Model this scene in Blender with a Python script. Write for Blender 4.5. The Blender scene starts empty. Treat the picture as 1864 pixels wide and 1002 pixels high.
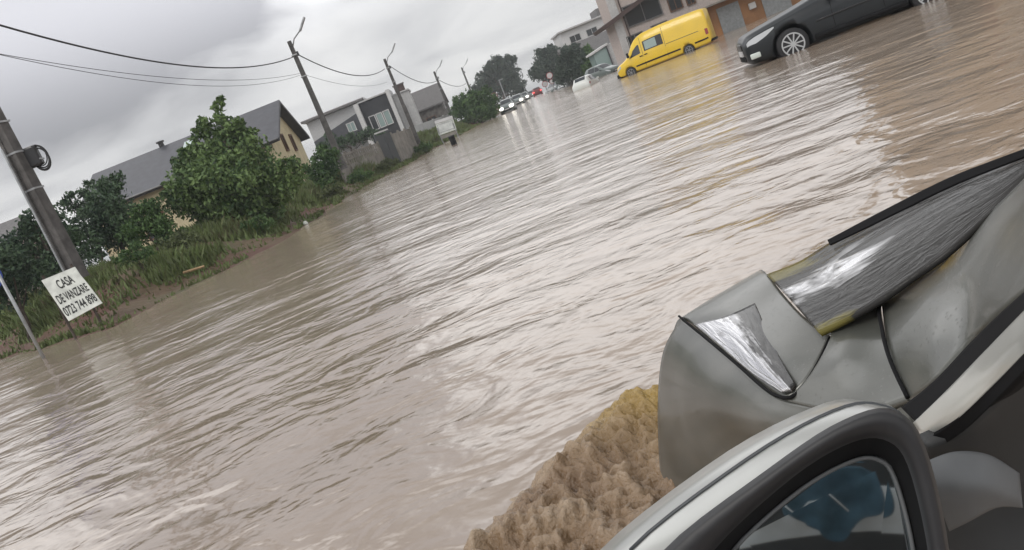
import bpy, bmesh, math, random
import numpy as np
from mathutils import Vector, Matrix, noise
random.seed(7); rng = np.random.default_rng(7)
C = bpy.context.scene.collection
R_ = math.radians

# ------------------------------------------------------------------ camera solve
F, CX, CY, H = 1430.0, 932.0, 501.0, 1.2
_u = np.array([-0.372, 0.928, 0.0]); _u /= np.linalg.norm(_u)
_vp = np.array([985-CX, CY-168, -F]); _vp /= np.linalg.norm(_vp)
_up = _u+np.array([0, 0, -(_vp@_u)/_vp[2]]); _up /= np.linalg.norm(_up)
RW = np.array([np.cross(_vp, _up), _vp, _up])          # world = RW @ camera
def ray(px, py): return RW@np.array([(px-CX)/F, (CY-py)/F, -1.0])
def atd(px, py, d):
    p = ray(px, py)*d; p[2] += H; return Vector(p)
def atz(px, py, z=0.0):
    d = ray(px, py); return atd(px, py, (z-H)/d[2])
def plane3(a, b, c):
    n = (b-a).cross(c-a).normalized()
    if n.z < 0: n = -n
    return n, n.dot(a)
def onp(px, py, pl, off=0.0):
    n, k = pl; d = Vector(ray(px, py)); o = Vector((0, 0, H))
    return o+d*((k+off-n.dot(o))/n.dot(d))
_r = RW@np.array([0.928, 0.372, 0.0]); YAW = math.atan2(_r[1], _r[0])   # camera-facing yaw

def level(Y):                                           # the flooded street climbs a little far off
    return 0.9*(1-math.exp(-max(0.0, Y-58)/30.0))

# ------------------------------------------------------------------ materials
def mat(name, col=(.5, .5, .5), rough=.6, metal=0.0, var=0.0, vscale=6.0, coat=0.0, bump=0.0, bscale=20.0, spec=.5,
        emit=None, estr=0.0, ior=1.5, col2=None):
    m = bpy.data.materials.new(name); m.use_nodes = True
    nt = m.node_tree; b = nt.nodes['Principled BSDF']
    b.inputs['Base Color'].default_value = (*col, 1); b.inputs['Roughness'].default_value = rough
    b.inputs['Metallic'].default_value = metal; b.inputs['Coat Weight'].default_value = coat
    b.inputs['Coat Roughness'].default_value = .08; b.inputs['IOR'].default_value = ior
    b.inputs['Specular IOR Level'].default_value = spec
    tc = nt.nodes.new('ShaderNodeTexCoord')
    if var or col2:
        n = nt.nodes.new('ShaderNodeTexNoise'); n.inputs['Scale'].default_value = vscale; n.inputs['Detail'].default_value = 6
        nt.links.new(tc.outputs['Object'], n.inputs['Vector'])
        r = nt.nodes.new('ShaderNodeValToRGB'); r.color_ramp.elements[0].position = .33; r.color_ramp.elements[1].position = .68
        c2 = col2 or tuple(min(1, c*(1+var)) for c in col); c1 = col if col2 else tuple(c*(1-var) for c in col)
        r.color_ramp.elements[0].color = (*c1, 1); r.color_ramp.elements[1].color = (*c2, 1)
        nt.links.new(n.outputs['Fac'], r.inputs['Fac']); nt.links.new(r.outputs['Color'], b.inputs['Base Color'])
    if bump:
        n2 = nt.nodes.new('ShaderNodeTexNoise'); n2.inputs['Scale'].default_value = bscale; n2.inputs['Detail'].default_value = 4
        nt.links.new(tc.outputs['Object'], n2.inputs['Vector'])
        bp = nt.nodes.new('ShaderNodeBump'); bp.inputs['Strength'].default_value = bump; bp.inputs['Distance'].default_value = .02
        nt.links.new(n2.outputs['Fac'], bp.inputs['Height']); nt.links.new(bp.outputs['Normal'], b.inputs['Normal'])
    if emit:
        b.inputs['Emission Color'].default_value = (*emit, 1); b.inputs['Emission Strength'].default_value = estr
    return m

def leafmat(name, dark, light, brown=None):
    m = bpy.data.materials.new(name); m.use_nodes = True
    nt = m.node_tree; b = nt.nodes['Principled BSDF']; L = nt.links
    g = nt.nodes.new('ShaderNodeNewGeometry')
    n = nt.nodes.new('ShaderNodeTexNoise'); n.inputs['Scale'].default_value = .9; n.inputs['Detail'].default_value = 3
    L.new(g.outputs['Position'], n.inputs['Vector'])
    a = nt.nodes.new('ShaderNodeMath'); a.operation = 'ADD'
    mu = nt.nodes.new('ShaderNodeMath'); mu.operation = 'MULTIPLY'; mu.inputs[1].default_value = .45
    L.new(g.outputs['Random Per Island'], mu.inputs[0]); L.new(mu.outputs[0], a.inputs[0]); L.new(n.outputs['Fac'], a.inputs[1])
    r = nt.nodes.new('ShaderNodeValToRGB'); e = r.color_ramp.elements
    e[0].position = .45; e[0].color = (*dark, 1); e[1].position = .95; e[1].color = (*light, 1)
    if brown:
        x = e.new(.5); x.color = (*brown, 1)
    L.new(a.outputs[0], r.inputs['Fac']); L.new(r.outputs['Color'], b.inputs['Base Color'])
    b.inputs['Roughness'].default_value = .6; b.inputs['Specular IOR Level'].default_value = .3
    return m

M = {}
M['concrete'] = mat('weathered_concrete', (.085, .08, .078), .85, var=.35, vscale=5, bump=.4)
M['steel'] = mat('galvanised_steel', (.32, .33, .34), .45, metal=.6, var=.2)
M['black'] = mat('black_rubber', (.010, .010, .011), .9, spec=.15)
M['blackgloss'] = mat('black_plastic', (.016, .016, .018), .35)
M['cable'] = mat('cable_sheath', (.03, .03, .032), .7)
M['white_paint'] = mat('white_board_paint', (.58, .60, .56), .6, var=.2, vscale=5)
M['ink'] = mat('black_lettering', (.015, .015, .015), .7)
M['blue_sign'] = mat('blue_sign_face', (.02, .06, .35), .4)
M['wood'] = mat('weathered_plank', (.32, .22, .12), .8, var=.3, vscale=12)
M['cream'] = mat('cream_render', (.52, .45, .29), .85, var=.12, vscale=2)
M['roof_dark'] = mat('dark_metal_roof', (.045, .047, .058), .55, var=.2, vscale=3)
M['brownwood'] = mat('brown_window_wood', (.10, .045, .02), .6)
M['glass'] = mat('window_glass', (.02, .025, .03), .08, spec=.6)
M['glass_pale'] = mat('pale_window_glass', (.25, .33, .32), .1)
M['wall_grey'] = mat('light_grey_render', (.42, .42, .42), .85, var=.1)
M['wall_white'] = mat('white_render', (.52, .52, .52), .8, var=.08)
M['wall_dark'] = mat('black_cladding', (.02, .022, .028), .6, var=.2)
M['stone'] = mat('brown_stone_cladding', (.05, .045, .042), .85, col2=(.16, .15, .14), vscale=2.2)
M['fence'] = mat('fence_concrete', (.20, .185, .165), .9, var=.25, vscale=1.5)
M['gate'] = mat('dark_gate_metal', (.05, .055, .06), .5)
M['orange'] = mat('orange_brown_render', (.24, .115, .045), .85, var=.22, vscale=.7)
M['brownwall'] = mat('brown_render', (.24, .165, .095), .85, var=.15, vscale=.4)
M['door_grey'] = mat('grey_garage_door', (.20, .215, .225), .6, var=.15)
M['pinkwall'] = mat('beige_grey_render', (.40, .345, .32), .85, var=.12)
M['roof_brown'] = mat('dark_brown_roof', (.055, .032, .028), .7, var=.2)
M['roof_grey'] = mat('grey_roof', (.12, .115, .115), .7, var=.2)
M['yellow'] = mat('yellow_van_paint', (.74, .50, .018), .35, coat=.4, var=.05, vscale=1)
M['charcoal'] = mat('charcoal_car_paint', (.009, .012, .015), .38, coat=.10, spec=.4)
M['white_car'] = mat('white_car_paint', (.62, .64, .62), .3, coat=.4)
M['grey_car'] = mat('grey_green_car_paint', (.10, .125, .12), .35, coat=.4)
M['silver_car'] = mat('silver_car_paint', (.36, .37, .37), .3, metal=.5, coat=.3)
M['red_car'] = mat('dark_red_car_paint', (.16, .02, .02), .35, coat=.3)
M['tyre'] = mat('tyre_rubber', (.018, .018, .02), .8)
M['alloy'] = mat('alloy_rim', (.46, .47, .48), .4, metal=.4)
M['lamp_lens'] = mat('headlamp_lens', (.46, .48, .5), .15)
M['fog_lens'] = mat('fog_lamp_lens', (.55, .6, .56), .25)
M['lit'] = mat('lit_headlamp', (.9, .9, .85), .3, emit=(1, .95, .85), estr=3.5)
M['lit_red'] = mat('lit_tail_lamp', (.6, .05, .05), .3, emit=(1, .08, .08), estr=2.5)
M['lit_soft'] = mat('lit_running_lamp', (.9, .9, .9), .3, emit=(1, .95, .9), estr=2)
M['red'] = mat('red_paint', (.28, .03, .035), .5)
M['interior'] = mat('dark_car_interior', (.03, .031, .032), .6, var=.3, vscale=4)
M['trim'] = mat('grey_interior_trim', (.11, .115, .12), .7, var=.2, vscale=6)
M['denim'] = mat('blue_fabric', (.045, .085, .115), .9, var=.35, vscale=18)
M['pale_fabric'] = mat('pale_fabric', (.45, .46, .46), .9, var=.15)
M['mirror'] = mat('mirror_glass', (.55, .6, .62), .03, metal=1.0)
M['bark'] = mat('tree_bark', (.07, .055, .045), .9, var=.3, vscale=10)

M['leaf_mid'] = leafmat('walnut_leaves', (.028, .062, .024), (.15, .225, .075))
M['leaf_dark'] = leafmat('dark_leaves', (.018, .04, .026), (.08, .13, .065))
M['leaf_far'] = leafmat('distant_leaves', (.026, .044, .038), (.06, .085, .06))
M['leaf_hedge'] = leafmat('hedge_leaves', (.018, .05, .018), (.085, .15, .045))
M['leaf_weed'] = leafmat('weed_leaves', (.04, .055, .022), (.12, .145, .06))
M['leaf_brown'] = leafmat('brown_leaves', (.05, .035, .022), (.13, .09, .05))

# wet near-car paint: grey with streaks of mud and rain film
def carpaint():
    m = mat('wet_grey_car_paint', (.19, .187, .175), .34, metal=.2, coat=.45)
    nt = m.node_tree; b = nt.nodes['Principled BSDF']; L = nt.links
    tc = nt.nodes.new('ShaderNodeTexCoord')
    n = nt.nodes.new('ShaderNodeTexNoise'); n.inputs['Scale'].default_value = 5; n.inputs['Detail'].default_value = 7; n.inputs['Distortion'].default_value = .6
    L.new(tc.outputs['Object'], n.inputs['Vector'])
    r = nt.nodes.new('ShaderNodeValToRGB'); e = r.color_ramp.elements
    e[0].position = .35; e[0].color = (.085, .088, .078, 1); e[1].position = .7; e[1].color = (.15, .15, .137, 1)
    L.new(n.outputs['Fac'], r.inputs['Fac']); L.new(r.outputs['Color'], b.inputs['Base Color'])
    r2 = nt.nodes.new('ShaderNodeMapRange'); r2.inputs['To Min'].default_value = .22; r2.inputs['To Max'].default_value = .5
    L.new(n.outputs['Fac'], r2.inputs['Value']); L.new(r2.outputs['Result'], b.inputs['Roughness'])
    n2 = nt.nodes.new('ShaderNodeTexVoronoi'); n2.inputs['Scale'].default_value = 90
    L.new(tc.outputs['Object'], n2.inputs['Vector'])
    r3 = nt.nodes.new('ShaderNodeMapRange'); r3.inputs['From Min'].default_value = .0; r3.inputs['From Max'].default_value = .25
    r3.inputs['To Min'].default_value = 1; r3.inputs['To Max'].default_value = 0
    L.new(n2.outputs['Distance'], r3.inputs['Value'])
    bp = nt.nodes.new('ShaderNodeBump'); bp.inputs['Strength'].default_value = .35; bp.inputs['Distance'].default_value = .003
    L.new(r3.outputs['Result'], bp.inputs['Height']); L.new(bp.outputs['Normal'], b.inputs['Coat Normal'])
    return m
M['wetpaint'] = carpaint()
M['shell'] = mat('silver_mirror_shell', (.36, .365, .35), .3, metal=.35, coat=.5, var=.1, vscale=7)
M['rim_grey'] = mat('grey_mirror_rim', (.018, .018, .02), .5, var=.2, vscale=20)
M['palepaint'] = mat('pale_wet_car_paint', (.50, .50, .47), .3, metal=.2, coat=.5, var=.1, vscale=7)

def wetglass(name, band=True):
    m = bpy.data.materials.new(name); m.use_nodes = True
    nt = m.node_tree; b = nt.nodes['Principled BSDF']; L = nt.links
    tc = nt.nodes.new('ShaderNodeTexCoord')
    b.inputs['Base Color'].default_value = (.035, .034, .033, 1); b.inputs['Roughness'].default_value = .16
    b.inputs['IOR'].default_value = 1.22 if band else 1.5
    mp = nt.nodes.new('ShaderNodeMapping'); L.new(tc.outputs['UV'], mp.inputs['Vector'])
    mp.inputs['Scale'].default_value = (5, 12, 1) if band else (9, 3, 1)
    n = nt.nodes.new('ShaderNodeTexNoise'); n.inputs['Scale'].default_value = 1.0; n.inputs['Detail'].default_value = 4; n.inputs['Distortion'].default_value = 1.6 if band else .8
    L.new(mp.outputs['Vector'], n.inputs['Vector'])
    # rain film band down the pane, its sky sheen put into the colour
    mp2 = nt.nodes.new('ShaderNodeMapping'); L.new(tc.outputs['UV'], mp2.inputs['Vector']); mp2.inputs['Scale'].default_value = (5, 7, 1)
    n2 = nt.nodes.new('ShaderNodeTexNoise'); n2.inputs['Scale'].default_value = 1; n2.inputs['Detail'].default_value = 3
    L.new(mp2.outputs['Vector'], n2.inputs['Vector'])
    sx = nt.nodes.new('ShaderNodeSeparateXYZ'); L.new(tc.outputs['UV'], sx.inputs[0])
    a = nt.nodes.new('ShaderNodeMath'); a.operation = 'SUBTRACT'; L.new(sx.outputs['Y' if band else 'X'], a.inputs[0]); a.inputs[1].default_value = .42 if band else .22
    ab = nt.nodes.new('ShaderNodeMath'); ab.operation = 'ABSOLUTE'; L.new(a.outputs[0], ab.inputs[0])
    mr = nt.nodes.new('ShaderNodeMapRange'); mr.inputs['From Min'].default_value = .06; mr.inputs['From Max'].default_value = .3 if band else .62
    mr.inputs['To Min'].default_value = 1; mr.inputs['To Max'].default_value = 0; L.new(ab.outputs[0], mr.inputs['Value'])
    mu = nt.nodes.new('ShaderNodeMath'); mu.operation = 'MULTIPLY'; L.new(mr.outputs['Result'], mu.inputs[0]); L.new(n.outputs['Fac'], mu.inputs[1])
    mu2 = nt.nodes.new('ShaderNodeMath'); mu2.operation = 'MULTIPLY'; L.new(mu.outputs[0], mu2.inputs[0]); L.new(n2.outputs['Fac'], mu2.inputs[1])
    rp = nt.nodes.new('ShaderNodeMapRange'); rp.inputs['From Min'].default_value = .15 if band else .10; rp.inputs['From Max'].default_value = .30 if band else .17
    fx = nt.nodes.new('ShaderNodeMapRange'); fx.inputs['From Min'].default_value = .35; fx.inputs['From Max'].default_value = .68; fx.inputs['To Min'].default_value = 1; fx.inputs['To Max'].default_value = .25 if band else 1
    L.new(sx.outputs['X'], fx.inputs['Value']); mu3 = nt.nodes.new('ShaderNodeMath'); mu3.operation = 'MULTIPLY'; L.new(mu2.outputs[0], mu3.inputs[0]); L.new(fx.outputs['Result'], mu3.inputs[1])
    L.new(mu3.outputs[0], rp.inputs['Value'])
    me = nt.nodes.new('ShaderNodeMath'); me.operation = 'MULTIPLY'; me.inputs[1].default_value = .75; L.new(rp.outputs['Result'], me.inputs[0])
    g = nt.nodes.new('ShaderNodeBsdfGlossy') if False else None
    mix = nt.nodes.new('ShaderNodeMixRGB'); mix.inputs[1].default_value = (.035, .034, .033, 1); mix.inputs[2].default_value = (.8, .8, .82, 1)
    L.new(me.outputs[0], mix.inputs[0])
    if band:                                                     # ragged olive patches at the near corners: verge reflection painted into the colour
        def verge_patch(u0, u1, v0, v1):
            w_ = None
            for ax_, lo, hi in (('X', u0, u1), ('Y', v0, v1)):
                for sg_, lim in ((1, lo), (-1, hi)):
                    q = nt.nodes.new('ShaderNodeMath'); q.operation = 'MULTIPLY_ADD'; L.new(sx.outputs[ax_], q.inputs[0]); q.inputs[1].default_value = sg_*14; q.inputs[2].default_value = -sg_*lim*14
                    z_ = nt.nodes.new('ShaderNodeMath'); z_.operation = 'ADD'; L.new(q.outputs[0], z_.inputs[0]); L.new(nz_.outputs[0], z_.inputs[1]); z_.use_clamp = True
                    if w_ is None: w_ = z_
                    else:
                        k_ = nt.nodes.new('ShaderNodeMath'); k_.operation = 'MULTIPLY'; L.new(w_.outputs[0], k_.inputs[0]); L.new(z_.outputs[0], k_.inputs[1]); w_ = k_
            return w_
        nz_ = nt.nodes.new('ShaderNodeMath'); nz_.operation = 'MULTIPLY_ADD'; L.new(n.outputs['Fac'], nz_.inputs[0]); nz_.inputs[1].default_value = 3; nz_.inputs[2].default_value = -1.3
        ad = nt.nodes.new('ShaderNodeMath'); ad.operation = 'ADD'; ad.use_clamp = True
        L.new(verge_patch(-.1, .24, -.1, .20).outputs[0], ad.inputs[0]); L.new(verge_patch(-.1, .18, .88, 1.1).outputs[0], ad.inputs[1])
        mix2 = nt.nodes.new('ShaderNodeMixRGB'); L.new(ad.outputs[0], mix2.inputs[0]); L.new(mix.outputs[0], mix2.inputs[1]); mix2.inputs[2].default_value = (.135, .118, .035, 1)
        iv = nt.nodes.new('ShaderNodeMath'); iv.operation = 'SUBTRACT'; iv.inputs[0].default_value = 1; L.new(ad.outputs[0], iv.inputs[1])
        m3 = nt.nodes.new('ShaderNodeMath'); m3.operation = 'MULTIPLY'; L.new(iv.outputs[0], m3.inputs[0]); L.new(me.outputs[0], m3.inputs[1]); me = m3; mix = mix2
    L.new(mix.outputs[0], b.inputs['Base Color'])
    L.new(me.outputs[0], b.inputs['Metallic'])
    bp = nt.nodes.new('ShaderNodeBump'); bp.inputs['Strength'].default_value = .35; bp.inputs['Distance'].default_value = .01
    L.new(n.outputs['Fac'], bp.inputs['Height']); L.new(bp.outputs['Normal'], b.inputs['Normal'])
    return m
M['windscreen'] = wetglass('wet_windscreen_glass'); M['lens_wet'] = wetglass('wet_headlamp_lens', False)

# ------------------------------------------------------------------ object helpers
def tag(o, label=None, cat=None, group=None, kind=None):
    for k, v in (('label', label), ('category', cat), ('group', group), ('kind', kind)):
        if v: o[k] = v
    return o
def thing(name, loc=(0, 0, 0), rz=0.0, label=None, cat=None, group=None):
    o = bpy.data.objects.new(name, None); C.objects.link(o); o.empty_display_size = .2
    o.location = loc; o.rotation_euler = (0, 0, rz); return tag(o, label, cat, group)
def obj(name, bm, m, parent=None, smooth=False, local=False):
    """link a bmesh as ONE object; world-space coordinates are kept when parented unless local"""
    me = bpy.data.meshes.new(name); bm.normal_update(); bm.to_mesh(me); bm.free()
    return link(name, me, m, parent, smooth, local)
def link(name, me, m, parent=None, smooth=False, local=False):
    o = bpy.data.objects.new(name, me); C.objects.link(o)
    for x in (m if isinstance(m, (list, tuple)) else [m]): me.materials.append(x)
    if smooth:
        me.polygons.foreach_set('use_smooth', [True]*len(me.polygons))
    if parent is not None:
        o.parent = parent
        if not local:
            p, chain = parent, Matrix.Identity(4)
            while p is not None:
                chain = p.matrix_parent_inverse @ Matrix.LocRotScale(p.location, p.rotation_euler, p.scale) @ chain if False else Matrix.LocRotScale(p.location, p.rotation_euler, p.scale) @ chain
                p = p.parent
            me.transform(chain.inverted())
    return o
def copy_tree(o, parent=None):
    c = o.copy(); C.objects.link(c); c.parent = parent
    for ch in o.children: copy_tree(ch, c)
    return c
def box(bm, c, s, rz=0.0, bev=0.0):
    v = bmesh.ops.create_cube(bm, size=1.0)['verts']
    for q in v: q.co = Vector((q.co.x*s[0], q.co.y*s[1], q.co.z*s[2]))
    if bev:
        es = list({e for q in v for e in q.link_edges})
        rr = bmesh.ops.bevel(bm, geom=es, offset=bev, segments=2, affect='EDGES', profile=.5)
        v = list({q for f in rr['faces'] for q in f.verts} | {q for q in v if q.is_valid})
    m = Matrix.Translation(Vector(c)) @ Matrix.Rotation(rz, 4, 'Z')
    for q in v: q.co = m @ q.co
    return v
def bx(c, s, bev=0.0, rz=0.0):
    bm = bmesh.new(); box(bm, c, s, rz, bev); return bm
def tube(bm, pts, r, n=8, cap=True):
    pts = [Vector(p) for p in pts]; rs = r if isinstance(r, (list, tuple)) else [r]*len(pts)
    rings = []; prev = None
    for i, p in enumerate(pts):
        t = (pts[min(i+1, len(pts)-1)]-pts[max(i-1, 0)])
        t = t.normalized() if t.length > 1e-9 else Vector((0, 0, 1))
        a = (prev - t*prev.dot(t)) if prev is not None else t.cross(Vector((0, 0, 1)) if abs(t.z) < .9 else Vector((1, 0, 0)))
        a = a.normalized() if a.length > 1e-6 else t.orthogonal().normalized()
        prev = a; b = t.cross(a)
        rings.append([bm.verts.new(p+(a*math.cos(2*math.pi*k/n)+b*math.sin(2*math.pi*k/n))*rs[i]) for k in range(n)])
    for A, B in zip(rings, rings[1:]):
        for k in range(n): bm.faces.new((A[k], A[(k+1) % n], B[(k+1) % n], B[k]))
    if cap:
        bm.faces.new(rings[0][::-1]); bm.faces.new(rings[-1])
def tb(pts, r, n=8):
    bm = bmesh.new(); tube(bm, pts, r, n); return bm
def prism(bm, pts, vec):
    """solid from a planar polygon swept along vec"""
    a = [bm.verts.new(p) for p in pts]; b = [bm.verts.new(Vector(p)+Vector(vec)) for p in pts]
    bm.faces.new(a); bm.faces.new(b[::-1])
    for i in range(len(a)):
        j = (i+1) % len(a); bm.faces.new((a[j], a[i], b[i], b[j]))
    bmesh.ops.recalc_face_normals(bm, faces=bm.faces)
def pr(pts, vec):
    bm = bmesh.new(); prism(bm, pts, vec); return bm
def lathe(prof, n=28):
    """profile of (y, r) turned about the local Y axis"""
    bm = bmesh.new(); rings = []
    for y, r in prof:
        rings.append([bm.verts.new((r*math.cos(2*math.pi*k/n), y, r*math.sin(2*math.pi*k/n))) for k in range(n)])
    for A, B in zip(rings, rings[1:]):
        for k in range(n): bm.faces.new((A[k], A[(k+1) % n], B[(k+1) % n], B[k]))
    bm.faces.new(rings[0][::-1]); bm.faces.new(rings[-1]); bmesh.ops.recalc_face_normals(bm, faces=bm.faces)
    return bm
def crs(P, t):
    """Catmull-Rom over a list of points, t in 0..len-1"""
    n = len(P); i = min(int(t), n-2); f = t-i
    p0, p1, p2, p3 = P[max(i-1, 0)], P[i], P[i+1], P[min(i+2, n-1)]
    return (p1*2+(p2-p0)*f+(p0*2-p1*5+p2*4-p3)*f*f+(p1*3-p0-p2*3+p3)*f**3)*.5
def patch(rows, sub=6):
    """smooth sheet through a grid of points; UV follows the grid"""
    nr, nc = len(rows), len(rows[0]); bm = bmesh.new(); uvl = bm.loops.layers.uv.new('UVMap')
    U, V = (nc-1)*sub, (nr-1)*sub; G = []
    for j in range(V+1):
        col = [crs([rows[r][c] for r in range(nr)], j/sub) for c in range(nc)]
        G.append([(bm.verts.new(crs(col, i/sub)), i/U, j/V) for i in range(U+1)])
    for j in range(V):
        for i in range(U):
            q = (G[j][i], G[j][i+1], G[j+1][i+1], G[j+1][i])
            f = bm.faces.new([x[0] for x in q])
            for l, x in zip(f.loops, q): l[uvl].uv = (x[1], x[2])
    return bm
def solid(o, t):
    md = o.modifiers.new('thickness', 'SOLIDIFY'); md.thickness = t; md.offset = -1 if t > 0 else 1
    md.thickness = abs(t); return o
def face_cam(bm):
    bm.normal_update()
    s = sum((Vector((0, 0, H))-f.calc_center_median()).dot(f.normal) for f in bm.faces)
    if s < 0: bmesh.ops.reverse_faces(bm, faces=bm.faces)
    return bm

# ------------------------------------------------------------------ terrain
EY = [-60, 10, 16, 19, 22, 28, 42, 60, 70, 80, 92, 150, 400, 3000]
EX = [-10, -9.9, -9.9, -9.0, -8.4, -9.2, -10.7, -10.3, -8.4, -6.6, -5.4, -6.5, -8.5, -40]
RY = [-60, 60, 74, 82, 92, 150, 400, 3000]; RX = [60, 60, 30, 9, 6.2, 5.6, 6.5, 40]
def bankd(X, Y):
    w = .5*noise.noise(Vector((X*.25, Y*.3, 1)))+.25*noise.noise(Vector((X*.9, Y*.9, 4)))
    d1 = float(np.interp(Y, EY, EX))-X+w
    d2 = .524*(X+9.9)+.852*(Y-15.2)+w
    return min(d1, d2)
def sstep(x): x = max(0, min(1, x)); return x*x*(3-2*x)
def gz(X, Y):
    d = bankd(X, Y); b = level(Y)
    dr = X-float(np.interp(Y, RY, RX))
    if d > 0: z = .10*min(d, 1)+.85*sstep((d-.3)/3.2)+.10*noise.noise(Vector((X*.5, Y*.5, 0)))*min(1, d)
    elif dr > 0: z = .25*sstep(dr/3)
    else: z = max(-.4, .22*max(d, dr))
    return b+z
def axis(parts):
    out = []
    for a, b, n in parts: out += list(np.linspace(a, b, n, endpoint=False))
    return out+[parts[-1][1]]
def gridmesh(xs, ys, fz):
    V = [(x, y, fz(x, y)) for y in ys for x in xs]; n = len(xs)
    Fc = [(j*n+i, j*n+i+1, (j+1)*n+i+1, (j+1)*n+i) for j in range(len(ys)-1) for i in range(n-1)]
    me = bpy.data.meshes.new('sheet'); me.from_pydata(V, [], Fc); return me
def ground_mat():
    m = bpy.data.materials.new('verge_soil'); m.use_nodes = True; nt = m.node_tree; b = nt.nodes['Principled BSDF']; L = nt.links
    g = nt.nodes.new('ShaderNodeNewGeometry')
    def nz(s, d, seed):
        n = nt.nodes.new('ShaderNodeTexNoise'); n.noise_dimensions = '4D'; n.inputs['W'].default_value = seed
        n.inputs['Scale'].default_value = s; n.inputs['Detail'].default_value = d; L.new(g.outputs['Position'], n.inputs['Vector']); return n
    r = nt.nodes.new('ShaderNodeValToRGB'); e = r.color_ramp.elements
    e[0].position = .40; e[0].color = (.10, .045, .032, 1); e[1].position = .66; e[1].color = (.075, .075, .032, 1)
    x = e.new(.52); x.color = (.12, .085, .05, 1)
    L.new(nz(.35, 5, 2).outputs['Fac'], r.inputs['Fac'])
    r2 = nt.nodes.new('ShaderNodeValToRGB'); r2.color_ramp.elements[0].color = (.6, .6, .6, 1); r2.color_ramp.elements[1].color = (1.3, 1.3, 1.3, 1)
    L.new(nz(7, 6, 5).outputs['Fac'], r2.inputs['Fac'])
    mx = nt.nodes.new('ShaderNodeMixRGB'); mx.blend_type = 'MULTIPLY'; mx.inputs[0].default_value = 1
    L.new(r.outputs['Color'], mx.inputs[1]); L.new(r2.outputs['Color'], mx.inputs[2]); L.new(mx.outputs[0], b.inputs['Base Color'])
    b.inputs['Roughness'].default_value = .85
    bp = nt.nodes.new('ShaderNodeBump'); bp.inputs['Strength'].default_value = .6; bp.inputs['Distance'].default_value = .1
    L.new(nz(9, 6, 8).outputs['Fac'], bp.inputs['Height']); L.new(bp.outputs['Normal'], b.inputs['Normal'])
    return m
xs = axis([(-3000, -200, 8), (-200, -40, 16), (-40, -20, 20), (-20, -4, 64), (-4, 30, 34), (30, 200, 20), (200, 3000, 8)])
ys = axis([(-400, -20, 8), (-20, 12, 16), (12, 34, 66), (34, 100, 90), (100, 400, 40), (400, 4000, 10)])
gm = gridmesh(xs, ys, gz)
tag(link('ground', gm, ground_mat(), smooth=True), kind='structure')

# ------------------------------------------------------------------ flood water
def water_mat():
    m = bpy.data.materials.new('muddy_flood_water'); m.use_nodes = True; nt = m.node_tree; b = nt.nodes['Principled BSDF']; L = nt.links
    g = nt.nodes.new('ShaderNodeNewGeometry')
    def nz(scale, det, seed, rot=0.0, rough=.5, dist=0.0):
        mp = nt.nodes.new('ShaderNodeMapping'); mp.inputs['Scale'].default_value = scale; mp.inputs['Rotation'].default_value = (0, 0, rot)
        L.new(g.outputs['Position'], mp.inputs['Vector'])
        n = nt.nodes.new('ShaderNodeTexNoise'); n.noise_dimensions = '4D'; n.inputs['W'].default_value = seed; n.inputs['Scale'].default_value = 1
        n.inputs['Detail'].default_value = det; n.inputs['Roughness'].default_value = rough; n.inputs['Distortion'].default_value = dist
        L.new(mp.outputs['Vector'], n.inputs['Vector']); return n.outputs['Fac']
    def math_(op, a, bb):
        q = nt.nodes.new('ShaderNodeMath'); q.operation = op
        for i, v in enumerate((a, bb)):
            if isinstance(v, (int, float)): q.inputs[i].default_value = v
            else: L.new(v, q.inputs[i])
        if op == 'MULTIPLY_ADD': q.inputs[2].default_value = -1.0
        return q.outputs[0]
    big = nz((.4, .7, 1), 2, 1, .12)
    med = nz((1.9, 2.5, 1), 3, 3, -.12, dist=.7)
    rdg = math_('SUBTRACT', 1.0, math_('ABSOLUTE', math_('MULTIPLY_ADD', nz((.8, 1.3, 1), 3, 21, .18, dist=.9), 2.0), 0.0))
    fin = nz((6, 8, 1), 3, 6, .15, .55)
    # patches where the breeze roughens the water and where it lies calm
    pat = nz((.10, .16, 1), 3, 4, .2)
    mr = nt.nodes.new('ShaderNodeMapRange'); mr.inputs['From Min'].default_value = .35; mr.inputs['From Max'].default_value = .65
    mr.inputs['To Min'].default_value = .45; mr.inputs['To Max'].default_value = 1.05; L.new(pat, mr.inputs['Value'])
    h = math_('ADD', math_('ADD', math_('MULTIPLY', big, .10), math_('MULTIPLY', math_('MULTIPLY', rdg, .024), mr.outputs['Result'])), math_('MULTIPLY', math_('ADD', math_('MULTIPLY', med, .047), math_('MULTIPLY', fin, .0075)), mr.outputs['Result']))
    bp = nt.nodes.new('ShaderNodeBump'); bp.inputs['Strength'].default_value = 1; bp.inputs['Distance'].default_value = WAVE
    L.new(h, bp.inputs['Height']); L.new(bp.outputs['Normal'], b.inputs['Normal'])
    r = nt.nodes.new('ShaderNodeValToRGB'); e = r.color_ramp.elements
    e[0].position = .3; e[0].color = (.26, .205, .16, 1); e[1].position = .7; e[1].color = (.335, .27, .215, 1)
    L.new(nz((.3, .5, 1), 4, 12), r.inputs['Fac']); L.new(r.outputs['Color'], b.inputs['Base Color'])
    b.inputs['Roughness'].default_value = .13; b.inputs['IOR'].default_value = 1.52; b.inputs['Specular IOR Level'].default_value = 1.0
    return m
WAVE = 1.0; HAZE = .0009
wx = axis([(-60, -20, 8), (-20, 20, 40), (20, 90, 10)]); wy = axis([(-30, 30, 40), (30, 60, 10), (60, 150, 45), (150, 450, 15)])
tag(link('flood_water', gridmesh(wx, wy, lambda x, y: level(y)), water_mat(), smooth=True), kind='structure')

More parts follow.
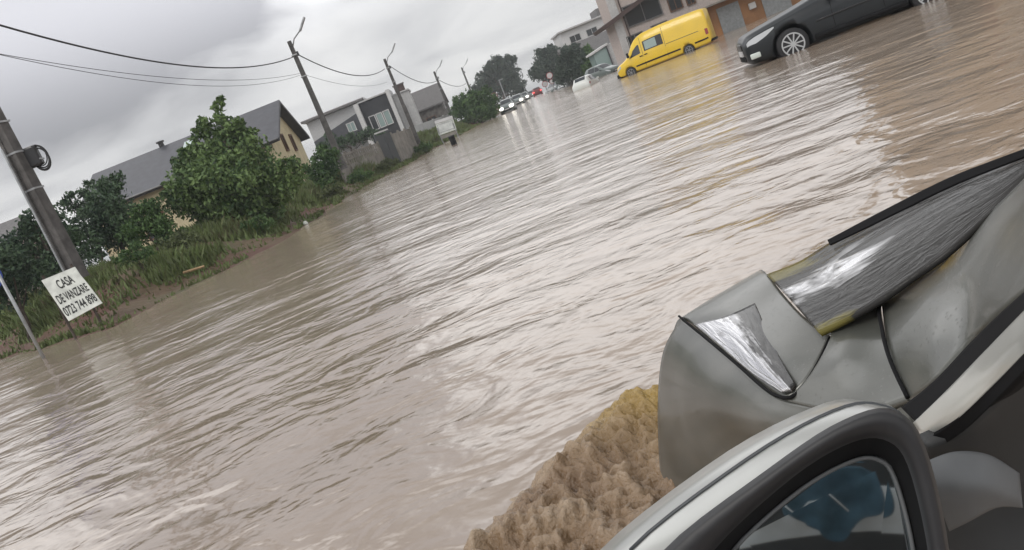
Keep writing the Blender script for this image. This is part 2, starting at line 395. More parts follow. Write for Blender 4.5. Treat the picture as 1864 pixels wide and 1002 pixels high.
# foam and churned mud thrown up by the near car's front corner
def foam():
    me = bpy.data.meshes.new('foam'); spine = [(1200, 735), (1150, 770), (1100, 830), (1040, 890), (980, 960), (900, 1040), (800, 1150)]
    P = [atz(*p) for p in spine]; bm = bmesh.new(); NU, NV = 190, 110; G = []; lay = bm.verts.layers.float.new('ochre'); lay2 = bm.verts.layers.float.new('froth')
    for i in range(NU+1):
        t = i/NU*(len(P)-1); p = crs(P, t); q = crs(P, min(t+.02, len(P)-1))-crs(P, max(t-.02, 0)); q.z = 0; q.normalize(); s = Vector((-q.y, q.x, 0))
        if s.x > 0: s = -s                                       # towards open water
        row = []
        for j in range(NV+1):
            v = j/NV                                             # 0 outer edge .. 1 against the car
            wd = .26+.10*i/NU
            c = p+s*(wd*(1-v*1.0)-.52*v)
            edge = sstep((v-.16*noise.noise(Vector((c.x*4, c.y*4, 7)))-.10*noise.noise(Vector((c.x*13, c.y*13, 3)))-.05)/.40)
            wv = Vector((noise.noise(Vector((c.x*4, c.y*4, 11))), noise.noise(Vector((c.x*4, c.y*4, 17))), 0))*.09; c2 = c+wv; n1 = noise.noise(Vector((c2.x*6, c2.y*6, .3)))*.5+.5; n2 = noise.noise(Vector((c2.x*13, c2.y*13, 2)))*(.4+1.1*n1)
            n3 = noise.noise(Vector((c.x*32, c.y*32, 5))); crest = math.exp(-((v-.33)/.20)**2)
            tb_ = noise.turbulence(Vector((i/NU*11+.6*n1, v*5.5, 1.7)), 5, True)
            z = -.03+edge*(.035+.060*n1+.030*n2+.010*n3+.006*noise.noise(Vector((c.x*60, c.y*60, 5)))+.012*tb_*n1)+crest*(.13*(1-.65*i/NU))*(.55+.28*tb_)+.02*sstep(v*3)*n3-.03*edge*(1-v)
            tone = .12+.55*n1+.35*n2+.22*n3+.12*tb_; eg = sstep(v/.38); tone = tone*eg+(1-eg)*1.0
            vv = bm.verts.new((c.x+.02*n2, c.y+.02*n1, z)); vv[lay2] = max(0, min(1, tone)); vv[lay] = math.exp(-(i/NU/.24)**2)*(.5+.8*n1)+.10*n1; row.append(vv)
        G.append(row)
    for i in range(NU):
        for j in range(NV): bm.faces.new((G[i][j], G[i+1][j], G[i+1][j+1], G[i][j+1]))
    bmesh.ops.recalc_face_normals(bm, faces=bm.faces)
    if sum(f.normal.z for f in bm.faces) < 0: bmesh.ops.reverse_faces(bm, faces=bm.faces)
    m = mat('churned_mud_foam', (.17, .105, .062), .16, col2=(.34, .24, .15), vscale=7, bump=.6, bscale=90)
    nt = m.node_tree; at = nt.nodes.new('ShaderNodeAttribute'); at.attribute_name = 'ochre'; mx = nt.nodes.new('ShaderNodeMixRGB'); b = nt.nodes['Principled BSDF']
    a2 = nt.nodes.new('ShaderNodeAttribute'); a2.attribute_name = 'froth'; r_ = nt.nodes.new('ShaderNodeValToRGB'); r_.color_ramp.elements[0].color = (.12, .07, .04, 1); r_.color_ramp.elements[1].color = (.37, .285, .205, 1); x_ = r_.color_ramp.elements.new(.5); x_.color = (.20, .13, .078, 1)
    nt.links.new(a2.outputs['Fac'], r_.inputs['Fac']); nt.links.new(r_.outputs['Color'], mx.inputs[1]); mx.inputs[2].default_value = (.36, .245, .065, 1)
    nt.links.new(at.outputs['Fac'], mx.inputs[0]); nt.links.new(mx.outputs[0], b.inputs['Base Color'])
    tag(obj('foam', bm, m, smooth=True), 'yellow brown foaming bow wave beside the grey car', 'foam', kind='stuff')
foam()

# ------------------------------------------------------------------ vegetation
def leaves(blobs, n, size, fill=.3):
    n = int(n*1.4); size *= .74
    """leaf-sized faces spread through ellipsoid blobs (centre, radius) as ONE mesh"""
    sat = []
    for b in blobs:
        for _ in range(7):
            d = Vector(rng.normal(size=3)); d.normalize(); d.z = abs(d.z)*.9-.1
            sat.append((b[0]+d*b[1]*rng.uniform(.85, 1.15), b[1]*rng.uniform(.14, .36), 1.0))
    blobs = list(blobs)+sat
    w = np.array([b[1]**2 for b in blobs]); w /= w.sum(); V, Fc = [], []
    for b, k in zip(blobs, rng.multinomial(n, w)):
        c, r = b[0], b[1]; zs = b[2] if len(b) > 2 else 1.0
        for _ in range(k):
            d = Vector(rng.normal(size=3)); d.normalize()
            rr = r*(fill+(1-fill)*rng.random())*(1+.28*noise.noise(d*2.3+c))*(1 if rng.random() > .12 else 1.12)
            p = c+Vector((d.x, d.y, d.z*zs))*rr
            s = size*(.55+.9*rng.random()); a = Vector(rng.normal(size=3)); a.z *= .6; a.normalize()
            q = a.orthogonal().normalized(); q.rotate(Matrix.Rotation(rng.random()*6.28, 3, a)); e = a.cross(q)
            i = len(V); V += [p-q*s, p+e*s*.5, p+q*s, p-e*s*.5+a*s*.2]; Fc.append((i, i+1, i+2, i+3))
    me = bpy.data.meshes.new('crown'); me.from_pydata([tuple(v) for v in V], [], Fc); return me
def tree(name, blobs_px, depth, n, size, leafm, label, cat, base=None, group=None, tr=.12, spread=.0, crown='crown', zs=1.0):
    """blobs in (px, py, radius px [, depth offset]); trunk rises from the base with limbs into the clumps"""
    B = []
    for b in blobs_px:
        dd = depth+(b[3] if len(b) > 3 else rng.uniform(-.5, .5)*b[2]*depth/F*1.2)
        B.append((atd(b[0], b[1], dd), b[2]*depth/F, zs))
    cx = sum(b[0].x for b in B)/len(B); cy = sum(b[0].y for b in B)/len(B)
    bp = atd(*base, depth) if base else Vector((cx, cy, 0)); bp.z = gz(bp.x, bp.y)-.05
    t = thing(name, bp, 0, label, cat, group)
    bm = bmesh.new(); top = max(B, key=lambda b: b[0].z)[0]; mid = Vector((cx, cy, (bp.z+top.z)/2))
    tube(bm, [bp, bp.lerp(mid, .5)+Vector((.05, .03, 0)), mid, mid.lerp(top, .7)], [tr, tr*.8, tr*.55, tr*.15], 8)
    for b in B[:10]:
        s = bp.lerp(mid, rng.uniform(.45, .95)); tube(bm, [s, s.lerp(b[0], .55)+Vector((0, 0, .1)), b[0]], [tr*.4, tr*.25, tr*.07], 6)
    obj('trunk', bm, M['bark'], t, smooth=True); link(crown, leaves(B, n, size), leafm, t)
    return t

tree('walnut_tree', [(350, 345, 48), (400, 275, 50), (452, 285, 48), (420, 340, 70), (505, 320, 34), (352, 300, 36), (328, 365, 36), (478, 365, 46), (425, 240, 26),
     (402, 218, 15), (398, 196, 11), (403, 181, 8), (372, 228, 17), (360, 238, 9), (535, 300, 17), (520, 340, 26), (380, 380, 40), (440, 385, 40), (545, 325, 14)],
     27, 15000, .115, M['leaf_mid'], 'big broad leafed tree in front of the long dark roofed house', 'tree', (425, 430), tr=.16)
tree('conifer_shrub', [(195, 345, 26), (200, 375, 38), (190, 405, 42), (215, 325, 13), (225, 400, 36), (175, 425, 34), (215, 432, 34)], 25, 6200, .075, M['leaf_dark'],
     'dark blue green shrub against the left end of the long roof', 'shrub', (200, 440), tr=.08)
tree('young_tree', [(160, 335, 9), (150, 352, 12), (165, 362, 12), (128, 358, 10), (118, 372, 12), (140, 378, 14), (162, 385, 14)], 27, 900, .085, M['leaf_dark'],
     'thin twiggy young tree right beside the tall near pole', 'tree', (150, 430), tr=.05)
tree('garden_bush', [(60, 400, 22), (75, 420, 30), (45, 440, 34), (100, 400, 24), (110, 440, 36), (20, 470, 40), (70, 470, 46), (130, 420, 26), (120, 475, 40), (165, 455, 34), (90, 500, 34), (40, 505, 36)], 24, 6500, .085, M['leaf_dark'],
     'dark bushy tree behind the house for sale board', 'bush', (70, 510), tr=.09)
tree('roadside_bush', [(20, 480, 34), (-20, 500, 46), (60, 500, 30), (20, 530, 34), (-20, 545, 36)], 20.5, 3800, .075, M['leaf_dark'],
     'dark green bush at the left edge of the picture behind the blue sign', 'bush', (10, 540), tr=.07)
tree('elder_bush', [(262, 392, 26), (290, 405, 28), (250, 425, 30), (305, 430, 26), (275, 375, 16)], 24, 3600, .07, M['leaf_hedge'],
     'leafy green bush between the dark shrub and the big tree', 'bush', (275, 445), tr=.06)
tree('lilac_bush', [(588, 285, 20), (600, 305, 22), (572, 310, 20), (610, 280, 12), (592, 325, 20)], 38, 2600, .10, M['leaf_hedge'],
     'green bush between the cream gable and the concrete fence', 'bush', (592, 335), tr=.07)
tree('yard_bush', [(620, 262, 14), (640, 254, 13), (660, 250, 12), (605, 266, 12), (585, 268, 10), (672, 244, 12), (688, 246, 10), (600, 250, 11)], 72, 3000, .14, M['leaf_dark'],
     'low dark bush behind the concrete fence in front of the black house', 'bush', (630, 290), tr=.08)
tree('hedge', [(840, 190, 18), (860, 185, 22), (880, 185, 20), (850, 205, 24), (875, 205, 22), (895, 185, 14), (895, 205, 16), (830, 205, 14), (885, 165, 10)], 82, 7500, .17, M['leaf_hedge'],
     'thick green hedge right of the white notice board', 'hedge', (865, 232), tr=.12)
tree('poplar_tree', [(905, 118, 18), (925, 118, 16), (900, 140, 24), (930, 140, 22), (915, 160, 26), (940, 160, 18), (880, 150, 18), (870, 165, 16), (950, 172, 12), (890, 130, 14), (908, 108, 8), (935, 108, 7)], 150, 9000, .30, M['leaf_far'],
     'large dark round tree far down the left side of the street', 'tree', (915, 190), tr=.4)
for bl, n, lb in (([(990, 108, 18), (1000, 92, 11), (1012, 105, 18), (985, 130, 20), (1005, 130, 22), (972, 135, 12), (980, 95, 7)], 5200, 'dark tree far off that stands nearest the street on its right side'),
                  ([(1035, 98, 16), (1048, 88, 11), (1030, 118, 20), (1052, 110, 18), (1025, 140, 18), (1050, 132, 18)], 5000, 'bushy dark tree far off beneath the white block'),
                  ([(1075, 108, 18), (1068, 92, 10), (1085, 125, 14), (1070, 128, 16), (1092, 100, 9)], 3600, 'green tree left of the small pale shed and above the grey car')):
    tree('roadside_tree', bl, 120 if n == 5200 else 90, n, .24 if n == 5200 else .19, M['leaf_far'] if n != 3600 else M['leaf_hedge'], lb, 'tree', group='trees along the right of the street', tr=.25)

# grass and weeds on the bank
def grass():
    V, Fc = [], []; k = 0
    while k < 120000:
        Y = 13+62*rng.random()**1.7; X = -9-8.5*rng.random() if Y < 40 else -7-10*rng.random()
        if Y < 26 and rng.random() < .3: X = -9-16*rng.random()
        if rng.random() < .3: Y = 32+50*rng.random(); X = -6-9*rng.random()
        d = bankd(X, Y)
        if 15 < Y < 46 and .25 < d < 1.25+.5*math.sin(Y*.9) and rng.random() < .86: k += .3; continue
        if d < .12 or d > 7: 
            k += .2; continue
        clump = noise.noise(Vector((X*.45, Y*.35, 3)))
        if d < 1.1 and rng.random() < .35: k += .3; continue
        if clump < -.12 and rng.random() < .8: k += .5; continue
        h = (.14+(.5 if Y < 34 else .75)*rng.random()*max(.15, .55+clump))*(1 if d > 1.2 else .45); a = rng.random()*6.28; w = .014+.024*rng.random()+Y*.0006
        z = gz(X, Y)-.02; dx, dy = math.cos(a)*w, math.sin(a)*w; lx, ly = rng.normal()*.3*h, rng.normal()*.3*h
        i = len(V); V += [(X-dx, Y-dy, z), (X+dx, Y+dy, z), (X+dx*.6+lx*.5, Y+dy*.6+ly*.5, z+h*.6), (X+lx, Y+ly, z+h)]
        Fc.append((i, i+1, i+2, i+3)); k += 1
    me = bpy.data.meshes.new('grass'); me.from_pydata(V, [], Fc)
    m = leafmat('verge_grass', (.085, .07, .038), (.12, .165, .055), (.10, .115, .045))
    tag(link('grass', me, m), 'rough green and brown grass along the flooded verge', 'grass', kind='stuff')
grass()
def weeds():
    for i, (px, py, d, r, lb) in enumerate([(655, 322, 41, 15, 'low weed clump on the verge below the concrete fence'), (330, 440, 22, 24, 'weed clump on the bank below the big tree'),
            (245, 465, 20, 24, 'weed clump on the bank right of the tall near pole'), (600, 350, 36, 13, 'weed clump at the water edge right of the reddish soil'),
            (470, 410, 25, 20, 'dark weed clump on the bank beneath the right side of the big tree'), (705, 300, 50, 13, 'weed clump on the verge below the dark gate'), (770, 270, 62, 12, 'weed clump left of the white notice board')]):
        tree('weed_clump', [(px, py, r), (px+r, py-4, r*.7), (px-r, py+5, r*.7), (px, py-r*.6, r*.5)], d, 700, .055 if d < 30 else .09, M['leaf_weed'] if i % 2 else M['leaf_hedge'], lb, 'weeds', group='weed clumps along the bank', tr=.012, crown='leaves', zs=.8)
weeds()

# ------------------------------------------------------------------ utility poles and cables
def make_pole(h, wb, wt, lamp=True, label='', detail=False):
    t = thing('utility_pole', (0, 0, 0), 0, label, 'utility pole', 'concrete poles along the left of the street')
    bm = bmesh.new(); v = box(bm, (0, 0, h/2), (wb, wb*.72, h))
    for q in v:
        if q.co.z > h*.5: q.co.x *= wt/wb; q.co.y *= wt/wb
    fs = [f for f in bm.faces if abs(f.normal.y) > .7] if False else []
    obj('shaft', bm, M['concrete'], t, local=True)
    # raised flanges leave the recessed web of a concrete I pole
    for s in (-1, 1):
        bm = bmesh.new(); v = box(bm, (s*wb*.36, -wb*.36, h/2), (wb*.26, .05, h*.96))
        for q in v:
            if q.co.z > h*.5: q.co.x *= wt/wb; q.co.y = -wt*.36+(q.co.y+wb*.36)
        obj('flange', bm, M['concrete'], t, local=True)
    for zz in (h-.75, h-1.9):
        obj('clamp', tb([(-wt*.8, -wt*.5, zz), (wt*.8, -wt*.5, zz)], .045, 6), M['steel'], t, local=True)
    ib = obj('insulator', tb([(wt*.9, -wt*.5, h-.85), (wt*.9, -wt*.5, h-.62)], [.07, .05], 8), M['blackgloss'], t, local=True)
    if lamp:
        a = obj('lamp_arm', tb([(wt*.3, 0, h-.35), (wt*.5+.2, -.08, h+.0), (.80, -.16, h+.28)], .035, 6), M['steel'], t, local=True)
        bm = bmesh.new(); box(bm, (0, 0, 0), (.75, .2, .11), 0, .03); bm.transform(Matrix.Translation((1.0, -.2, h+.50)) @ Matrix.Rotation(R_(-48), 4, 'Y'))
        obj('lamp_head', bm, M['steel'], a, local=True)
    return t
p_lab = ['tall lamp post of concrete behind the concrete fence and cream gable house', 'concrete lamp post in front of the black and white house', 'concrete lamp post standing behind the white notice board',
         'small far lamp post rising out of the hedge']
PT = {}
proto = make_pole(7.05, .34, .2, True, p_lab[0])
for i, (px, py, d) in enumerate([(627, 308, 42), (763, 262, 63), (836, 246, 84), (874, 210, 112)]):
    o = proto if i == 0 else copy_tree(proto)
    b = atd(px, py, d); o.location = b; o.rotation_euler.z = YAW; o['label'] = p_lab[i]; PT[i+2] = b
    if i: o['group'] = proto['group']
near = make_pole(8.2, .35, .21, False, 'large near concrete pole with a coil of cable beside the sale board', True)
b1 = atd(146, 508, 18); near.location = b1; near.rotation_euler.z = YAW+R_(-18); PT[1] = b1
for zz in (2.2, 3.05, 3.75):
    obj('band', bx((0, 0, zz), (.35, .28, .04)), M['steel'], near, local=True)
obj('conduit', tb([(-.1, -.22, 0), (-.08, -.19, 3.2)], .03, 6), M['steel'], near, local=True)
pl = math.cos
# coil hangs off the near pole
cc = atd(74, 289, 17.6); bm = bmesh.new(); rgt = Vector((math.cos(YAW), math.sin(YAW), 0))
for k in range(6):
    r0 = .24+rng.uniform(-.02, .02); o_ = Vector(rng.normal(size=3))*.012
    tube(bm, [cc+o_+rgt*(math.cos(a)*r0*.72)+Vector((0, 0, math.sin(a)*r0))+Vector((0, 0, -.05*k % .1)) for a in np.linspace(0, 6.283, 25)], .013, 6, False)
tag(obj('cable_coil', bm, M['cable'], smooth=True), 'black coil of spare cable hung on the near pole', 'cable coil')
jb = atd(59, 286, 17.55); bm = bx(jb, (.34, .2, .46), .05, YAW)
t = thing('junction_box', jb, 0, 'dark junction box strapped to the near pole beside the cable coil', 'box')
obj('casing', bm, M['blackgloss'], t); obj('strap', bx(jb+Vector((0, .02, -.1)), (.34, .2, .03), 0, YAW), M['steel'], t)

def cable(a, b, sag, r, label, n=28):
    P = [a.lerp(b, i/n)+Vector((0, 0, -4*sag*(i/n)*(1-i/n))) for i in range(n+1)]
    t = tag(obj('power_cable', tb(P, r, 6), M['cable'], smooth=True), label, 'cable', 'cables strung between the poles'); return t
cable(atd(-120, 10, 18), atd(534, 104, 41.9), 1.0, .027, 'thick black cable sagging from the near pole to the lamp post by the cream house')
cable(atd(-120, 76, 18), atd(546, 134, 41.9), .62, .009, 'upper of the two thin grey wires below the thick cable')
cable(atd(-120, 72, 18), atd(547, 137, 41.9), .85, .009, 'lower of the two thin grey wires below the thick cable')
cable(atd(541, 99, 41.8), atd(700, 126, 62.8), .85, .03, 'cable sagging between the two tallest lamp posts above the black house')
cable(atd(548, 134, 41.8), atd(704, 150, 62.8), .5, .01, 'faint thin wire below the cable above the black house')
cable(atd(709, 120, 62.8), atd(794, 148, 83.8), .7, .03, 'far cable running to the lamp post behind the notice board')
cable(atd(797, 145, 83.8), atd(848, 152, 111.8), .6, .03, 'farthest cable running towards the hedge')

# ------------------------------------------------------------------ signs
def textmesh(s):
    cu = bpy.data.curves.new('txt', 'FONT'); cu.body = s; cu.size = 1; cu.offset = .017; cu.align_x = 'CENTER'
    o = bpy.data.objects.new('txt', cu); C.objects.link(o)
    me = bpy.data.meshes.new_from_object(o.evaluated_get(bpy.context.evaluated_depsgraph_get()))
    bpy.data.objects.remove(o); return me
def quadmap(q, u, v):                                            # u right, v down
    return (q[0]*(1-u)+q[1]*u)*(1-v)+(q[3]*(1-u)+q[2]*u)*v
def sale_board():
    q = [atd(75, 511, 16.8), atd(136, 486, 16.8), atd(186, 552, 16.7), atd(125, 585, 16.7)]
    n = (q[1]-q[0]).cross(q[3]-q[0]).normalized()
    if n.y > 0: n = -n
    base = (q[2]+q[3])/2; base.z = gz(base.x, base.y)
    t = thing('sale_sign', base, 0, 'white board reading CASA DE VANZARE with a phone number below the near pole', 'sign')
    obj('board', pr([q[0], q[1]*.72+q[2]*.28+(q[1]-q[0])*-.0, q[1]*.5+q[2]*.5, q[2], q[3]][:0] or [q[0], q[1], quadmap(q, .985, .22), quadmap(q, 1, .5), q[2], q[3]], -n*.02), M['white_paint'], t)
    for s, v0, v1, u0, u1 in (('CASA', .12, .33, .30, .76), ('DE VANZARE', .42, .62, .07, .95), ('0723 744 898', .70, .91, .04, .96)):
        me = textmesh(s); xs_ = [v.co.x for v in me.vertices]; ys_ = [v.co.y for v in me.vertices]
        x0, x1, y0, y1 = min(xs_), max(xs_), min(ys_), max(ys_)
        for v in me.vertices:
            v.co = quadmap(q, u0+(u1-u0)*(v.co.x-x0)/(x1-x0), v1-(v1-v0)*(v.co.y-y0)/(y1-y0))+n*.006
        link('lettering', me, M['ink'], t)
    for u in (.06, .9):
        a = quadmap(q, u, 0)-n*.05; z0 = gz(a.x, a.y)-.2
        obj('post', tb([a+Vector((0, 0, .1)), Vector((a.x, a.y, z0))], .028, 6), M['bark'], t)
sale_board()
def blue_sign():
    top = atd(8, 520, 15.2); base = Vector((top.x, top.y, -.3)); c = top+Vector((0, 0, .18))
    t = thing('traffic_sign', base, 0, 'round blue traffic sign on a thin grey pole standing in the flood water', 'sign')
    obj('pole', tb([base, top+Vector((0, 0, .5))], .032, 8), M['steel'], t, smooth=True)
    bm = lathe([(-.012, .3), (.012, .3)], 28); bm.transform(Matrix.Translation(c+Vector((-.22, -.1, .08))) @ Matrix.Rotation(YAW+R_(30), 4, 'Z'))
    pl_ = obj('sign_plate', bm, M['blue_sign'], t)
    bm = lathe([(-.016, .27), (-.013, .27)], 28); bm.transform(Matrix.Translation(c+Vector((-.22, -.1, .08))) @ Matrix.Rotation(YAW+R_(30), 4, 'Z'))
blue_sign()
def notice():
    q = [atd(791, 221, 66), atd(823, 211, 66), atd(831, 236, 66), atd(799, 247, 66)]; n = (q[1]-q[0]).cross(q[3]-q[0]).normalized()
    if n.y > 0: n = -n
    b = quadmap(q, .5, 1); b.z = gz(b.x, b.y)
    t = thing('notice_board', b, 0, 'white framed notice board on short posts at the water edge', 'sign')
    obj('board', pr([quadmap(q, *c) for c in ((0, 0), (1, 0), (1, 1), (0, 1))], -n*.06), M['white_paint'], t)
    obj('header', pr([quadmap(q, *c) for c in ((0, 0), (1, 0), (1, .22), (0, .22))], n*.05), M['wall_white'], t)
    for c4 in (((.06, .30), (.94, .30), (.94, .34), (.06, .34)), ((.06, .84), (.94, .84), (.94, .88), (.06, .88)), ((.06, .34), (.09, .34), (.09, .84), (.06, .84)), ((.91, .34), (.94, .34), (.94, .84), (.91, .84))):
        obj('border', pr([quadmap(q, *c) for c in c4], n*.02), M['steel'], t)
    obj('panel', pr([quadmap(q, *c) for c in ((.12, .37), (.88, .37), (.88, .81), (.12, .81))], n*.012), mat('faded_print', (.42, .44, .43), .6, col2=(.62, .64, .62), vscale=2.2), t)
    for u in (.06, .94):
        a = quadmap(q, u, .98)-n*.05; obj('post', tb([a+Vector((0, 0, .6)), Vector((a.x, a.y, gz(a.x, a.y)-.3))], .06, 6), M['steel'], t)
    obj('skirt', pr([quadmap(q, *c) for c in ((.1, 1.06), (.95, 1.06), (.95, 1.3), (.1, 1.3))], -n*.04), M['fence'], t)
notice()
def bin_():
    b = atd(829, 268, 57.5); b.z = level(b.y)-.2; t = thing('litter_bin', b, YAW, 'black litter bin standing at the water edge under the notice board', 'bin')
    obj('body', lathe([(0, .17), (.02, .2), (.85, .23), (.87, .2)], 16), M['black'], t, True, True).rotation_euler = (R_(90), 0, 0)
    obj('rim', lathe([(.86, .25), (.92, .25)], 16), M['gate'], t, True, True).rotation_euler = (R_(90), 0, 0)
bin_()
pa, pb = atd(333, 497, 20.0), atd(372, 485, 20.2)
for p_ in (pa, pb): p_.z = max(p_.z, gz(p_.x, p_.y)+.04)
tag(obj('plank', tb([pa, pa.lerp(pb, .5), pb], [.035, .04, .035], 6), M['wood']), 'pale broken plank lying on the bank near the water', 'plank')
for px, py in ((548, 388),):
    a = atd(px, py, 27); a.z = gz(a.x, a.y)+.03; bm = bmesh.new(); bmesh.ops.create_icosphere(bm, subdivisions=2, radius=.09)
    for v in bm.verts: v.co = a+v.co*(1+.4*noise.noise(v.co*15))
    tag(obj('litter', bm, M['white_paint']), 'small white piece of litter on the reddish soil', 'litter')

# ------------------------------------------------------------------ houses
def L2W(t):
    return Matrix.LocRotScale(t.location, t.rotation_euler, t.scale)
def window(t, c, w, h, axis_='y', fm='brownwood', pm='glass', cross=True, depth=.1):
    """frame (one mesh) with its pane as a sub-part; axis_ = outward local axis sign+name"""
    sgn = -1 if axis_[0] == '-' else 1; ax = axis_[-1]; bm = bmesh.new()
    def b(cc, ss):
        if ax == 'y': box(bm, (c[0]+cc[0], c[1]+sgn*.03, c[2]+cc[1]), (ss[0], depth, ss[1]))
        else: box(bm, (c[0]+sgn*.03, c[1]+cc[0], c[2]+cc[1]), (depth, ss[0], ss[1]))
    fw = min(.09, w*.14)
    b((-w/2, 0), (fw, h-fw)); b((w/2, 0), (fw, h-fw)); b((0, h/2), (w+fw, fw)); b((0, -h/2), (w+fw, fw))
    if cross: b((0, 0), (fw*.7, h-fw))
    f = obj('window', bm, M[fm], t, local=True)
    s = (w-fw, .03, h-fw) if ax == 'y' else (.03, w-fw, h-fw)
    cc = (c[0], c[1]+sgn*.005, c[2]) if ax == 'y' else (c[0]+sgn*.005, c[1], c[2])
    obj('pane', bx(cc, s), M[pm], f, local=True)
def gable_house(name, P, rz, L, W, zr, drop, z0, wallm, roofm, label, over=.45, x0=None):
    """ridge along local x from -L to 0, centred on y=0; P on the ground under the right ridge end"""
    t = thing(name, (P.x, P.y, z0), rz, label, 'house'); R = zr-z0; E = R-drop; W2 = W/2
    prof = [(-W2, -.6), (W2, -.6), (W2, E), (0, R-.12), (-W2, E)]
    obj('wall', pr([(-L+.1, y, z) for y, z in prof], (L-.2, 0, 0)), M[wallm], t, local=True)
    sl = drop/W2; o_ = W2+over
    rp = [(-o_, E-sl*over), (0, R), (o_, E-sl*over), (o_, E-sl*over-.18), (0, R-.18-.02), (-o_, E-sl*over-.18)]
    return t, obj('roof', pr([(-L-over, y, z+.13) for y, z in rp], (L+2*over, 0, 0)), M[roofm], t, local=True), R, E
P = atd(495, 188, 45)
t, rf, R, E = gable_house('long_house', P, YAW, 10.6, 8, P.z-.1, 2.0, .8, 'cream', 'roof_dark', 'cream house with a long dark metal roof and two small brown gable windows')
for y, z in ((-1.0, 3.1), (1.35, 3.05)): window(t, (-.1, y, z), .62, .95, 'x', cross=False)
window(t, (-.1, 1.5, 1.0), 1.0, 1.1, 'x')
obj('vent_pipe', tb([(-6.8, .1, R-.1), (-6.8, .1, R+.35)], .16, 8), M['blackgloss'], rf, local=True)
obj('vent_cap', tb([(-6.8, .1, R+.37), (-6.8, .1, R+.45)], .24, 8), M['blackgloss'], rf, local=True)
bm = bx((0, 0, 0), (.7, .9, .08)); bm.transform(Matrix.Translation((-4.9, -1.2, R-.42)) @ Matrix.Rotation(math.atan2(2.0, 4), 4, 'X')); obj('skylight', bm, M['glass_pale'], rf, local=True)
for k in range(16):                                               # standing seams of the sheet roof belong to the roof mesh's look
    pass
obj('gutter', tb([(-11, -4.5, E-.16), (.4, -4.5, E-.16)], .07, 8), M['blackgloss'], rf, local=True)
window(t, (-3, -4, 1.4), 1.2, 1.2, '-y'); window(t, (-7.5, -4, 1.4), 1.2, 1.2, '-y')

P = atd(26, 399, 40); t, rf, R, E = gable_house('brown_house', P+Vector((.0, 0, 0)), YAW+R_(8), 7, 5, P.z-.1, 1.2, .8, 'pinkwall', 'roof_grey', 'brown house corner with a grey roof at the far left edge')
window(t, (-1.6, -2.5, 1.2), .9, 1.1, '-y')

# black and white modern house
P = atd(652, 190, 84); P2 = atd(703, 170, 84); w = (P2-P).length; t = thing('modern_house', (P.x, P.y, .8), YAW, 'modern house with a black front framed by white fins', 'house'); h = P.z-.8; D = 5.0
obj('wall', bx((w/2, D/2, h/2), (w, D, h)), M['wall_dark'], t, local=True)
obj('white_fin', bx((-.25, D/2-.4, h/2), (.5, D+.9, h+.1)), M['wall_white'], t, local=True)
obj('white_fin', bx((w+.2, D/2-.4, h/2+.1), (.4, D+.9, h+.3)), M['wall_white'], t, local=True)
obj('parapet', bx((w/2, D/2-.1, h+.09), (w, D+.2, .14)), M['wall_grey'], t, local=True)
for k in range(3): window(t, (w*.25+k*w*.25, -.02, h*.62), w*.2, 1.5, '-y', 'wall_white', 'glass_pale' if k else 'glass', False)
obj('side_wing', bx((w+1.35, D/2+.6, h*.46), (1.8, D, h*.92)), M['wall_grey'], t, local=True)
obj('wing_roof', bx((w+1.35, D/2+.6, h*.92+.08), (2.0, D+.3, .14)), M['wall_grey'], t, local=True)
ch = obj('chimney', bx((w+1.4, D/2, h+.0), (1.1, .9, .9)), M['roof_brown'], t, local=True)
obj('chimney_cap', bx((w+1.4, D/2, h+.5), (1.3, 1.1, .1)), M['roof_grey'], ch, local=True)
window(t, (w+1.2, .6-.02, h*.5), .5, 2.6, '-y', 'wall_grey', 'wall_dark' if False else 'glass', False)

P = atd(556, 222, 92); P2 = atd(660, 196, 92); w = (P2-P).length; hh = P.z-.8
t = thing('low_house', (P.x, P.y, .8), YAW, 'long low grey house with a flat white edged roof left of the black house', 'house')
obj('wall', bx((w/2, 3, (hh-.2)/2), (w, 6, hh-.2)), M['wall_grey'], t, local=True)
obj('roof', bx((w/2, 2.8, hh), (w+.9, 7, .28)), M['wall_white'], t, local=True)
obj('fascia', bx((w/2, -.72, hh-.02), (w+.9, .03, .22)), M['roof_grey'], t, local=True)
pc = obj('porch_roof', pr([(.3, -.3, hh-2.6), (w, -.3, hh-1.2), (w, -.3, hh-4), (.3, -.3, hh-4)], (0, -1.8, 0)), M['roof_dark'], t, local=True)
window(t, (w*.72, -2.12, hh-2.6), .9, 1.0, '-y', 'wall_white', 'glass_pale')

P = atd(795, 152, 98); t, rf, R, E = gable_house('stone_house', P, YAW-R_(4), 6.2, 6.4, P.z-.1, 2.2, .9, 'stone', 'roof_grey', 'dark stone house with a grey pitched roof behind the notice board', .35)
window(t, (-.1, -.6, R-2.6), .9, 1.0, 'x', 'wall_white', 'glass', False)
window(t, (-2, -3.2, R-4), 1.2, 1.0, '-y', 'brownwood', 'glass'); window(t, (-4.6, -3.2, R-4), 1.2, 1.0, '-y', 'brownwood', 'glass')
obj('gable_board', pr([(.0, -1.5, R-1.5), (.0, 1.5, R-1.5), (.0, 0, R-.4)], (.06, 0, 0)), M['wall_grey'], t, local=True)

